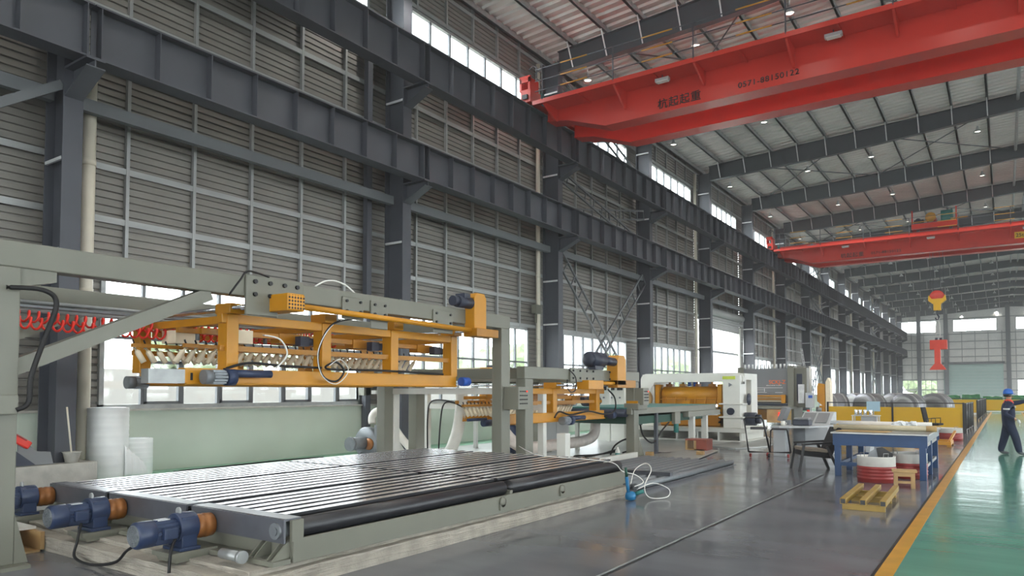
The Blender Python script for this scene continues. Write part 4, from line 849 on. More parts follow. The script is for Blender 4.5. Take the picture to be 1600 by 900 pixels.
MB().box(-9.95, -8.1, 23.92, 24.02, 1.14, 1.22).build('scale_bar', 'galv_bright', L); MB().box(-9.2, -8.95, 23.85, 24.0, 1.16, 1.34).build('latch', 'yellow', L)
for z, m_ in ((1.06, 'tubewrap'), (.95, 'galv')): MB().cyl((-10.1, 24.1, z), (-7.8, 24.1, z), .07, 16).build('work_roller', m_, L)
MB().box(-10.1, -9.4, 23.9, 24.1, .98, 1.12).build('side_guide', 'copper', L)
for x in (-10.2, -7.95): MB().box(x-.07, x+.07, 23.95, 24.4, .75, 1.9).build('upright', 'yellow', L, bev=.01)
MB().box(-10.1, -7.95, 24.0, 24.6, .5, .85).cyl((-10.1, 24.2, .62), (-7.95, 24.2, .62), .2, 20).build('lower_housing', 'yellow_dark', L)
for z in (.62, .78, .94, 1.1): MB().cyl((-7.98, 23.9, z), (-7.9, 23.94, z), .03, 8).build('bolt', 'black', L)
for i, x in enumerate((-9.9, -9.4, -8.9, -8.35)): MB().cyl((x, 24.4, 1.8), (x, 24.4, 2.02), .04, 8).box(x-.1, x+.12, 24.3, 24.5, 1.83, 1.92).build('cylinder', 'yellow_dark' if i % 2 else 'copper', L)
for x in (-9.15, -8.95): MB().cyl((x, 24.35, 1.84), (x, 24.35, 2.0), .06, 10).build('air_tank', 'blue_bright', L)
MB().lathe([(.1, 0), (.3, .03), (.35, .15)], (-10.62, 23.6, 1.4), 'y', 20).build('fan_guard', 'wood', L)
MB().box(-10.8, -6.9, 23.3, 26, .32, .45).box(-10.8, -6.9, 23.3, 26, 0, .06).build('base_frame', 'paint_white', L)
for i in range(6): MB().box(-10.7+i*.72, -10.64+i*.72, 23.32, 25.9, .06, .32).build('base_rib', 'paint_white', L)
# floor plates and boxes in front
t = thing('floor_plate', 'thin grey steel sheet lying on the floor before the leveller', 'steel sheet', (-6.8, 17.5, 0)); MB().prism([(-7.6, 16.8), (-6.1, 16.6), (-6.55, 19.6), (-7.3, 19.8)], 'z', .02, .04).build('sheet', 'board', t); MB().box(-7.35, -6.6, 17.2, 19.2, 0, .02).build('spacer', 'black', t)
tag(MB().prism([(-7.4, 21.5), (-6.4, 20.6), (-5.9, 22.0), (-6.2, 26.0), (-7.2, 26.0)], 'z', 0, .03).build('floor_mat', 'board'), 'crumpled grey floor sheet beside the white leveller base', 'floor sheet')
t = thing('timber_box', 'dull red open timber box standing on the steel sheet', 'box', (-7.0, 19.4, .04))
MB().box(-7.35, -6.75, 19.2, 19.7, .3, .34).build('top', 'wood_red', t); MB().box(-7.35, -7.29, 19.2, 19.7, .04, .3).build('side', 'wood', t); MB().box(-6.81, -6.75, 19.2, 19.7, .04, .3).build('side', 'wood_red', t); MB().box(-7.1, -7.04, 19.2, 19.26, .04, .3).build('post', 'wood', t); MB().box(-7.04, -6.81, 19.2, 19.24, .04, .3).build('front', 'wood_red', t); MB().box(-7.29, -6.81, 19.2, 19.7, .04, .07).build('bottom', 'wood', t)
for i, (x, y) in enumerate(((-7.45, 17.0), (-6.45, 17.9))): tag(rough_block('wood_block', x-.09, x+.09, y-.06, y+.06, .041, .13, 'wood', 2, .004, 9+i), ['small orange wood block at the rear gantry foot', 'small wood block on the corner of the steel sheet'][i], 'block', 'loose wood blocks')
# shear press
R = thing('shear_press', 'large grey guillotine press with orange lettering and yellow front guard', 'press', (-9.2, 36.5, 0))
B('front_plate', 'press_grey', R, -10.75, -8.55, 36.0, 36.15, 1.45, 2.78, bev=.01); B('body', 'press_grey', R, -10.7, -8.6, 36.15, 37.6, .4, 2.7)
B('side_frame', 'paint_grey', R, -10.95, -10.7, 35.8, 37.6, 0, 2.85, bev=.015); B('side_frame', 'paint_grey', R, -8.58, -8.3, 35.8, 37.6, 0, 2.9, bev=.015)
B('tower', 'paint_grey', R, -8.3, -7.75, 36, 37.2, .9, 2.8, bev=.02); B('tower_recess', 'motor_dark', R, -8.2, -7.95, 35.98, 36.0, 1.2, 2.5); B('tower_slide', 'galv_bright', R, -8.12, -7.85, 35.9, 35.99, 1.1, 2.0)
for i in range(12): MB().cyl((-10.7+i*.19, 36.2, 2.78), (-10.7+i*.19, 36.2, 3.0), .045, 8).build('clamp_cylinder', 'galv_bright', R)
for i in range(4): B('guard_bar', ('yellow', 'wood', 'yellow_dark', 'tubewrap')[i], R, -10.7, -8.8, 35.75, 35.85, 1.42-i*.085, 1.48-i*.085)
B('guard_end', 'yellow', R, -8.85, -8.68, 35.7, 35.9, 1.1, 1.5); B('blade_beam', 'motor_dark', R, -10.7, -8.6, 35.8, 36.1, .98, 1.06); B('table', 'paint_grey', R, -10.7, -8.2, 34.8, 36.1, .84, .96); B('apron', 'yellow_dark', R, -10.5, -9.3, 35.4, 35.5, .3, .8)
for x in (-10.6, -9.9, -8.3): B('leg', 'steel_dark', R, x-.05, x+.05, 34.85, 34.95, 0, .84)
MB().box(-10.6, -8.85, 35.97, 36.0, 1.83, 1.85).box(-10.6, -9.75, 35.97, 36.0, 1.74, 1.755).box(-10.6, -9.6, 35.97, 36.0, 1.6, 1.62).box(-9.2, -8.85, 35.97, 36.0, 1.6, 1.62).box(-9.72, -9.7, 35.97, 36, 1.65, 1.8).build('stripe', 'text_white', R)
rl_ = wloc(R); text_obj('press_lettering', 'SCKJ-Z', .26, 'orange', R, Vector((-9.5, 35.985, 2.03))-rl_, (PI/2, 0, 0)); text_obj('press_caption', 'MACHINE TOOL', .07, 'text_white', R, Vector((-9.62, 35.985, 1.93))-rl_, (PI/2, 0, 0), sx=1.4)
MB().tube([(-8.2, 36.1, 2.85), (-7.62, 36.1, 2.85), (-7.62, 36.1, 1.6)], .05, 6).build('light_gate', 'paint_white', R); B('operator_box', 'cabinet', R, -7.74, -7.4, 35.6, 36.0, .9, 1.6, bev=.02); B('box_screen', 'blue_bright', R, -7.6, -7.42, 35.58, 35.6, 1.35, 1.48)
for i, m_ in enumerate(('led_red', 'led_amber', 'led_green')): B('signal_lamp', m_, R, -8.75+i*.11, -8.67+i*.11, 34.72, 34.8, .42, .68)
B('lamp_panel', 'wood', R, -9.3, -8.2, 34.82, 34.86, .2, .82)
U = thing('uncoiler', 'yellow and cream uncoiler head with tall post beside the press', 'uncoiler', (-7, 36.5, 0))
MB().prism([(-7.3, 1.2), (-6.95, .9), (-6.95, 2.0), (-7.25, 2.05), (-7.3, 1.9)], 'y', 36.0, 36.4).build('arm', 'yellow', U, bev=.02); MB().box(-7.2, -6.95, 36.0, 36.6, .35, 1.0).build('base', 'yellow', U, bev=.02); MB().box(-6.92, -6.72, 36, 36.6, 0, 2.1).prism([(-6.92, 2.1), (-6.72, 2.1), (-6.82, 2.3)], 'y', 36, 36.6).build('post', 'cream', U); MB().cyl((-7.35, 36.1, .8), (-7.1, 36.1, .8), .14, 14).build('mandrel', 'galv', U); B('foot', 'motor_grey', U, -7.3, -6.6, 35.9, 36.8, 0, .35)
# ================================================================== FLOOR PROPS
# operator desk, console, monitor, cart
t = thing('control_console', 'pale grey sloped control console with two screens behind the desk', 'console', (-4.5, 22, 0))
MB().prism([(20.9, 0), (22.0, 0), (22.0, 1.08), (21.7, 1.08), (20.9, .72)], 'x', -4.75, -3.95).build('body', 'cabinet', t, bev=.015)
for x in (-4.7, -4.34):
    MB().prism([(21.05, .79), (21.6, 1.04), (21.59, 1.055), (21.04, .805)], 'x', x, x+.3).build('screen', 'press_grey', t)
MB().cyl((-4.65, 21.75, 1.08), (-4.65, 21.75, 1.13), .04, 10).build('stop_button', 'hose_red', t); B('side_shelf', 'cabinet', t, -3.95, -3.0, 21.2, 22, .78, .84); B('shelf_leg', 'cabinet', t, -3.1, -3.0, 21.25, 21.95, 0, .78)
t = thing('office_desk', 'light grey office desk with rounded end near the black cart', 'desk', (-4.6, 19.7, 0))
MB().prism([(-5.0, 19.1), (-4.75, 18.9), (-4.1, 19.2), (-3.7, 20.6), (-4.4, 20.7)], 'z', .73, .77).build('top', 'cabinet', t); B('pedestal', 'cabinet', t, -4.95, -4.65, 19.1, 19.5, 0, .73, bev=.01); B('pedestal', 'cabinet', t, -4.3, -3.75, 19.7, 20.6, 0, .73, bev=.01); B('modesty_panel', 'motor_grey', t, -4.65, -4.3, 19.95, 20.0, .1, .73)
t = thing('monitor', 'dark grey monitor seen from the side on the desk', 'monitor', (-4.72, 19.6, .77)); MB().prism([(-4.98, .9), (-4.86, .86), (-4.72, 1.22), (-4.84, 1.26)], 'y', 19.6, 20.1).build('screen', 'press_grey', t, bev=.01); B('stand', 'motor_grey', t, -4.86, -4.7, 19.75, 19.95, .775, .9)
t = thing('printer', 'dark grey printer on the office desk', 'printer', (-4.35, 19.7, .77)); B('body', 'motor_dark', t, -4.55, -4.15, 19.45, 19.85, .775, .92, bev=.02); B('lid', 'press_grey', t, -4.53, -4.17, 19.5, 19.84, .92, .98, bev=.02)
t = thing('mug', 'white mug beside the monitor on the desk', 'mug', (-4.75, 19.25, .77)); MB().lathe([(.05, 0), (.055, .12), (.047, .12), (.043, .015)], (-4.75, 19.3, .772), 'z', 16).build('body', 'paint_white', t); MB().tube([(-4.7, 19.3, .87), (-4.67, 19.3, .85), (-4.67, 19.3, .81), (-4.7, 19.3, .79)], .008, 6).build('handle', 'paint_white', t)
t = thing('tool_cart', 'black tubular hand cart with red castors beside the desk', 'cart', (-4.95, 18.5, 0))
MB().tube([(-5.35, 18.3, .14), (-5.45, 18.3, .95), (-5.4, 18.3, 1.0), (-5.05, 18.35, 1.0), (-5.0, 18.35, .95), (-4.85, 18.4, .14)], .022, 8).build('handle_frame', 'black', t); MB().tube([(-4.86, 18.45, .14), (-4.84, 18.45, .68), (-4.8, 18.45, .72), (-4.5, 18.55, .72), (-4.46, 18.55, .68), (-4.4, 18.6, .14)], .022, 8).build('front_frame', 'black', t)
MB().tube([(-5.35, 18.3, .14), (-4.4, 18.6, .14)], .022, 8).build('bottom_bar', 'black', t); MB().prism([(-5.3, 18.3), (-4.92, 18.4), (-4.98, 18.65), (-5.35, 18.55)], 'z', .7, .76).build('tray', 'black', t)
for x, y in ((-5.3, 18.3), (-4.88, 18.42), (-4.45, 18.56), (-5.0, 18.75)): MB().cyl((x-.02, y, .055), (x+.02, y, .055), .05, 12).build('wheel', 'drum_red' if x < -4.9 or x > -4.6 else 'black', t); 
# lounge chair
t = thing('armchair', 'black lounge armchair with tan seat cushion left of the blue bench', 'chair', (-3.36, 16.05, 0), math.radians(-62))
for sx in (-1, 1):
    MB().bar((sx*.33, -.36, 0), (sx*.31, -.26, .55), .045, .05).build('front_leg', 'black', t, True); MB().bar((sx*.33, .42, 0), (sx*.3, .2, .52), .045, .05).build('rear_leg', 'black', t, True)
    MB().bar((sx*.32, -.3, .56), (sx*.31, .35, .6), .06, .04).build('arm_rest', 'black', t, True)
MB().prism([(-.3, .33), (.3, .27), (.3, .38), (-.3, .43)], 'x', -.28, .28).build('seat_frame', 'cloth_black', t, True, .02); MB().prism([(-.3, .43), (.26, .385), (.26, .45), (-.3, .5)], 'x', -.27, .27).build('seat_cushion', 'cushion', t, True, .02); MB().prism([(.2, .35), (.32, .33), (.52, .88), (.44, .92)], 'x', -.29, .29).build('backrest', 'cloth_black', t, True, .03)
# blue bench
b = thing('workbench', 'blue steel workbench with a grey top near the yellow floor line', 'workbench', (-2, 16.7, 0))
for x, y in ((-2.74, 15.35), (-1.28, 15.35), (-1.28, 16.6), (-1.28, 18.1), (-2.74, 18.1), (-2.74, 16.6)): B('leg', 'bench_blue', b, x-.055, x+.055, y-.055, y+.055, 0, .7, bev=.005)
B('apron', 'bench_blue', b, -2.82, -1.2, 15.28, 15.34, .6, .83); B('apron', 'bench_blue', b, -2.82, -1.2, 18.1, 18.16, .6, .83); B('side_apron', 'motor_grey', b, -1.26, -1.2, 15.34, 18.1, .7, .83); B('side_apron', 'bench_blue', b, -2.82, -2.76, 15.34, 18.1, .7, .83)
B('side_rail', 'board', b, -1.3, -1.24, 15.4, 18.05, .6, .66); B('side_stretcher', 'board', b, -1.31, -1.25, 15.4, 18.05, .2, .26); B('side_stretcher', 'bench_blue', b, -2.77, -2.71, 15.4, 18.05, .2, .26); B('front_stretcher', 'bench_blue', b, -2.69, -2.1, 15.32, 15.38, .2, .27); B('rear_stretcher', 'bench_blue', b, -2.69, -1.33, 18.07, 18.13, .2, .27)
B('top', 'board', b, -2.85, -1.17, 15.22, 18.2, .83, .86, bev=.004)
t = thing('wrapped_tube', 'long pale wrapped tube lying across the blue bench', 'tube', (-2, 16.4, .86)); MB().cyl((-2.95, 16.1, .92), (-1.15, 16.35, .915), .055, 20).build('tube', 'tubewrap', t); MB().cyl((-1.3, 16.33, .916), (-1.12, 16.354, .915), .058, 20).build('end_cap', 'cardboard', t)
tag(MB().prism([(-2.8, 15.5), (-1.9, 15.45), (-1.85, 15.95), (-2.75, 16.0)], 'z', .861, .875).build('cardboard_sheet', 'cardboard'), 'brown cardboard sheet on the blue bench before the tube', 'cardboard'); tag(MB().prism([(-2.75, 17.2), (-1.6, 17.3), (-1.65, 18.0), (-2.7, 17.95)], 'z', .861, .9).build('timber_board', 'wood'), 'flat timber board at the back of the blue bench', 'board')
tag(rough_block('plastic_film', -1.95, -1.55, 16.9, 17.2, .861, 1.0, 'film', 6, .04, 12), 'crumpled clear plastic film on the blue bench', 'film'); tag(MB().cyl((-3.1, 17.5, .93), (-1.3, 17.75, .93), .065, 14).build('spare_tube', 'drum_white'), 'pale tube at the rear of the blue bench', 'tube')
def drum(x, y, r, h, label, junk=False):
    d_ = thing('cut_drum', label, 'drum', (x, y, 0), group='cut steel drums')
    prof = [(r*.98, 0), (r, .01)]
    for i in range(4): z = h*(.12+.13*i); prof += [(r, z), (r*1.025, z+.012), (r*1.025, z+.03), (r, z+.042)]
    prof.append((r, h*.62))
    MB().lathe(prof+[(r*.97, h*.62), (r*.97, .02)], (x, y, 0), 'z', 36).build('red_shell', 'drum_red', d_); MB().lathe([(r*.985, h*.62), (r, h*.63), (r, h*.97), (r*1.02, h), (r*.98, h), (r*.97, h*.63)], (x, y, 0), 'z', 36).build('white_rim', 'drum_white', d_)
    for sx in (-1, 1): MB().tube([(x+sx*r*.7, y-.7*r, h*.98), (x+sx*r*.72, y-.7*r, h*1.14), (x+sx*r*.5, y-.85*r, h*1.14), (x+sx*r*.48, y-.86*r, h*.98)], .008, 5).build('handle', 'galv', d_)
    return d_
drum(-1.98, 14.72, .32, .47, 'red and white cut drum in front of the blue bench'); drum(-1.56, 15.75, .32, .47, 'red and white cut drum half under the blue bench'); drum(-1.62, 28.6, .42, .42, 'red and white cut drum beside the black office chair')
t = thing('sheet_scrap', 'dark bent scrap sheet sticking out of the front drum', 'scrap', (-2, 14.9, .3)); MB().prism([(-1.95, .3), (-1.75, .3), (-1.72, .5), (-1.9, .62), (-2.0, .6)], 'y', 14.9, 14.93).build('dark_panel', 'black', t); MB().prism([(-2.2, .3), (-1.97, .3), (-2.0, .6), (-2.12, .52)], 'y', 14.94, 14.97).build('grey_panel', 'motor_grey', t)
t = thing('wooden_stool', 'small raw wooden stool next to the front red drum', 'stool', (-1.46, 14.05, 0), .15)
MB().box(-.19, .19, -.13, .13, .27, .31).build('seat', 'wood', t, True, .004)
for x in (-.13, .13):
    for y in (-.08, .08): MB().box(x-.03, x+.03, y-.025, y+.025, 0, .27).build('leg', 'wood', t, True)
    MB().box(x-.022, x+.022, -.055, .055, .12, .17).build('rung', 'wood', t, True)
MB().box(-.1, .1, -.02, .02, .19, .25).build('rail', 'wood', t, True); MB().box(-.1, .1, -.105, -.085, .2, .27).build('apron', 'wood', t, True); MB().box(-.1, .1, -.095, -.07, .08, .12).build('rail', 'wood', t, True)
t = thing('steel_skid', 'yellow steel skid of three square tubes lying on the grey floor', 'skid', (-1.68, 11.9, 0), .03)
for x in (-.25, 0, .25): MB().box(x-.04, x+.04, -.95, 1.0, .08, .16).build('tube', 'frame_olive', t, True, .004); MB().box(x-.03, x+.03, -.953, -.95, .09, .15).build('tube_end', 'black', t, True)
for y in (-.85, .05, .75): MB().box(-.27, .27, y-.04, y+.04, 0, .08).build('cross_tube', 'frame_olive', t, True, .004)
# yellow mesh fences
def fence(label, pts, h=1.2, panel=True, step=2.2):
    f = thing('safety_fence', label, 'fence', (*pts[0], 0), group='yellow safety fences')
    for (xa, ya), (xb, yb) in zip(pts[:-1], pts[1:]):
        L_ = math.hypot(xb-xa, yb-ya); n = max(1, round(L_/step)); dx, dy = (xb-xa)/n, (yb-ya)/n
        for i in range(n+1): B('post', 'black', f, xa+dx*i-.035, xa+dx*i+.035, ya+dy*i-.035, ya+dy*i+.035, 0, h)
        for i in range(n):
            p = (xa+dx*i, ya+dy*i); q = (xa+dx*(i+1), ya+dy*(i+1))
            MB().bar((*p, h-.03), (*q, h-.03), .04, .04).build('top_rail', 'black', f); MB().bar((*p, .14), (*q, .14), .03, .03).build('bottom_rail', 'paint_white' if panel else 'black', f)
            if panel: MB().bar((*p, .6), (*q, .6), .006, .84).build('mesh_panel', 'fence_mesh', f); MB().bar((*p, .08), (*q, .08), .02, .1).build('kick_plate', 'paint_white', f)
            else:
                for j in range(1, 6): MB().cyl((p[0]+dx*j/6, p[1]+dy*j/6, .14), (p[0]+dx*j/6, p[1]+dy*j/6, h), .015, 5).build('bar', 'black', f)
    return f
fence('yellow mesh safety fence before the grey coils', [(-6.3, 33.2), (-1.35, 33.2)], 1.22); fence('dark barred gate closing the right end of the coil fence', [(-1.3, 33.4), (-1.2, 38)], 1.2, False, 1.5)
fence('dark barred railing along the walkway farther back', [(-1.25, 46), (-1.15, 62)], 1.2, False, 4); fence('yellow mesh fence crossing the far end of the walkway', [(-4.5, 68), (8, 68)], 1.15, True, 3); fence('yellow mesh fence behind the grey coils', [(-9.5, 60), (-1.3, 60)], 1.2)
# coils
for i, (x, y) in enumerate(((-8.1, 44.5), (-7.2, 47.0), (-6.3, 44.8), (-5.2, 47.0), (-4.4, 44.8), (-3.2, 46.8))):
    k_ = thing('steel_coil', 'large grey wrapped steel coil behind the fence, %s from the left' % ORD[i], 'coil', (x, y, 0), math.radians(-48+6*i), group='steel coils')
    MB().lathe([(.28, -.5), (.75, -.5), (.78, -.48), (.78, .48), (.75, .5), (.28, .5), (.28, -.5)], (0, 0, .78), 'y', 40).build('roll', 'coil_steel', k_, True)
    for yy in (-.3, .3): MB().lathe([(.781, yy-.05), (.79, yy-.05), (.79, yy+.05), (.781, yy+.05)], (0, 0, .78), 'y', 40).build('band', 'coil_band', k_, True)
    for r_ in (.45, .6): MB().lathe([(r_, -.508), (r_+.02, -.508), (r_+.02, -.499), (r_, -.499)], (0, 0, .78), 'y', 36).build('edge_ring', 'coil_band', k_, True)
# office chair, small table, trolley
t = thing('office_chair', 'black mesh office chair with armrests before the yellow fence', 'chair', (-2.15, 30.0, 0), math.radians(78))
MB().prism([(-.26, -.24), (.26, -.26), (.24, .22), (-.24, .22)], 'z', .44, .52).build('seat', 'cloth_black', t, True, .03); MB().prism([(.2, .55), (.26, .55), (.36, 1.08), (.31, 1.09)], 'x', -.23, .23).build('backrest', 'cloth_black', t, True, .02); MB().bar((0, .15, .46), (0, .27, .7), .06, .03).build('back_bracket', 'black', t, True)
for sx in (-.29, .29): MB().tube([(sx*.9, .15, .47), (sx, .15, .68), (sx, -.15, .7), (sx*.95, -.15, .5)], .016, 6).build('arm_rest', 'black', t, True)
MB().cyl((0, 0, .1), (0, 0, .44), .03, 10).build('gas_lift', 'motor_grey', t, True)
for i in range(5):
    a = 2*PI*i/5; MB().bar((0, 0, .12), (.28*math.cos(a), .28*math.sin(a), .08), .04, .03).build('base_arm', 'black', t, True); MB().cyl((.28*math.cos(a)-.015, .28*math.sin(a), .03), (.28*math.cos(a)+.015, .28*math.sin(a), .03), .03, 8).build('castor', 'black', t, True)
t = thing('side_table', 'small white table in front of the yellow fence', 'table', (-4.6, 31.8, 0)); B('top', 'paint_white', t, -5.1, -4.1, 31.4, 32.0, .68, .71)
for x in (-5.05, -4.15):
    for y in (31.45, 31.95): B('leg', 'galv_bright', t, x-.02, x+.02, y-.02, y+.02, 0, .68)
B('cupboard', 'cabinet', t, -4.75, -4.2, 31.5, 31.95, .02, .66)
for i, x in enumerate((-4.95, -4.8, -4.62, -4.42)): tag(MB().lathe([(.06, 0), (.065, .02), (.065, .2), (.06, .22)], (x, 31.65, .711), 'z', 14).build('steel_canister', 'chrome'), 'shiny steel canister on the small white table, %s from the left' % ORD[i], 'canister', 'steel canisters')
t = thing('notice_stand', 'pale blue notice sheet on a stand behind the canisters', 'notice', (-4.45, 32.6, 0)); B('sheet', 'paper_blue', t, -4.7, -4.2, 32.58, 32.6, .85, 1.25); B('pole', 'galv', t, -4.47, -4.43, 32.6, 32.64, 0, 1.2)
t = thing('pallet_frame', 'yellow low steel frame lying beside the bench end', 'frame', (-1.75, 25.6, 0))
for y in (25.0, 26.2): B('side_tube', 'yellow', t, -2.3, -1.35, y-.05, y+.05, .06, .16)
for x in (-2.25, -1.4): B('cross_tube', 'yellow', t, x-.05, x+.05, 25.05, 26.15, .06, .16)
for x in (-2.25, -1.4): B('foot', 'yellow_dark', t, x-.06, x+.06, 24.95, 25.05, 0, .06); B('foot', 'yellow_dark', t, x-.06, x+.06, 26.15, 26.25, 0, .06)
MB().bar((-1.4, 25.1, .16), (-1.3, 26.2, .42), .06, .06).build('push_bar', 'yellow', t)
tag(rough_block('cardboard_carton', -3.9, -3.3, 29.5, 30.1, 0, .35, 'cardboard', 2, .006, 4), 'brown carton on the floor behind the blue bench', 'carton'); tag(rough_block('dark_bag', -2.5, -2.15, 27.9, 28.3, 0, .42, 'cloth_black', 4, .03, 6), 'dark bag left of the office chair', 'bag')
for i in range(7):
    hg = thing('wrapped_bundle', 'green wrapped bundle far behind the walkway fence, %s from the left' % ORD[i], 'bundle', (-5.35+i*1.5, 72.2, 0), group='green bundles at the far end')
    o = rough_block('wrap', -.65, .65, -.7, .8, 0, 1.25+.08*(i % 3), 'hedge', 5, .05, 30+i, hg); MB().box(-.66, .66, -.1, 0, .02, 1.3+.08*(i % 3)).build('strap', 'film', hg, True)
# ladder by the far wall
t = thing('step_ladder', 'aluminium ladder leaning at the wall behind the coils', 'ladder', (-13.2, 62, 0))
for y in (61.7, 62.2): MB().bar((-13.0, y, 0), (-13.7, y, 5.2), .06, .04).build('stile', 'galv_bright', t)
for i in range(14): z = .35+i*.36; MB().cyl((-13.0-.7*z/5.2, 61.7, z), (-13.0-.7*z/5.2, 62.2, z), .02, 6).build('rung', 'galv_bright', t)
# ------------------------------------------------------------------ left corner
t = thing('concrete_block', 'smooth concrete footing block around the leftmost column', 'block', (-14.1, 6.1, 0)); MB().box(-14.68, -13.45, 5.15, 5.86, 0, .4).box(-14.68, -14.52, 5.86, 6.3, 0, .4).box(-13.77, -13.45, 5.86, 6.3, 0, .4).box(-14.68, -13.45, 6.3, 6.44, 0, .4).build('footing', 'sill', t)
def roll(x, y, r, h, label):
    t = thing('foam_roll', label, 'foam roll', (x, y, 0), group='rolls of white foam')
    prof = [(.05, 0), (r, 0)]; n = 22
    for i in range(n): prof += [(r*(1.0+.012*math.sin(i*2.1)), h*(i+.2)/n), (r*.985, h*(i+.95)/n)]
    prof += [(r*.99, h), (.05, h)]
    MB().lathe(prof, (x, y, 0), 'z', 36).build('roll', 'foam', t); 
    m = MB(); pts = []
    for i in range(60): a = i*.5; q = .06+(r-.08)*i/60; pts.append((x+q*math.cos(a), y+q*math.sin(a), h+.004))
    m.tube(pts, .006, 4); m.build('spiral_edge', 'film', t); return t
roll(-14.2, 6.98, .36, 1.34, 'tall roll of white packing foam by the leftmost column'); roll(-14.3, 7.62, .27, .72, 'short roll of white packing foam beside the tall one')
t = thing('foam_offcut', 'folded white foam offcut leaning on the short roll', 'foam sheet', (-13.9, 7.3, 0))
m = MB(); 
vs = []; fs = []
for i in range(13):
    a = i/12
    for j in range(9): b_ = j/8; vs.append((-13.86+.03*math.sin(i*2.4)+.12*b_*(1-b_), 7.12+.5*a*(1-.25*b_), .62*b_*(1-.55*a)+.01))
for i in range(12):
    for j in range(8): fs.append((i*9+j, (i+1)*9+j, (i+1)*9+j+1, i*9+j+1))
m._add(vs, fs, True); o = m.build('sheet', 'foam', t); sm = o.modifiers.new('thickness', 'SOLIDIFY'); sm.thickness = .012
t = thing('mortar_bucket', 'grey mortar bucket with a wooden stick on the concrete block', 'bucket', (-13.62, 5.92, .4)); MB().lathe([(.1, 0), (.14, .17), (.16, .19), (.135, .18), (.09, .02)], (-13.62, 6.08, .401), 'z', 20).build('pail', 'sill', t); MB().cyl((-13.6, 6.08, .44), (-13.66, 6.0, 1.38), .016, 8).build('stick', 'pvc', t)
t = thing('scrap_sheets', 'bent grey sheet offcuts stacked on the concrete block', 'sheet scrap', (-13.8, 5.5, .4)); MB().prism([(5.2, .41), (5.75, .41), (5.7, .62), (5.5, .64), (5.2, .9)], 'x', -13.56, -13.53).build('sheet', 'press_grey', t); MB().prism([(5.1, .42), (5.45, .42), (5.05, .75)], 'x', -13.5, -13.47).build('sheet', 'motor_dark', t)
t = thing('red_tool_case', 'glossy red tool case resting above the sheet offcuts', 'case', (-13.6, 5.2, .8)); MB().bar((-13.5, 5.0, .98), (-13.5, 5.36, .74), .1, .13).build('case', 'hose_red', t, bev=.02); MB().bar((-13.44, 5.06, 1.0), (-13.44, 5.3, .84), .03, .02).build('handle', 'drum_red', t)
cable('floor_cable', [(-14.0, 8.2, .02), (-14.1, 9.6, .02), (-14.2, 11, .02), (-14.0, 12.1, .02)], .018, 'rubber', 'black cable lying on the green floor strip by the wall')
for i, (y, z) in enumerate(((14.1, 1.55), (22.9, 4.6))): tag(MB().box(-14.72, -14.5, y-.17, y+.17, z, z+.34).box(-14.66, -14.6, y-.03, y+.03, z-(1.3 if i == 0 else .6)+.25, z).build('switch_box', 'paint_grey'), ['grey switch box on the wall left of the second column', 'small grey box high on the wall by the third column'][i], 'switch box', 'wall boxes')
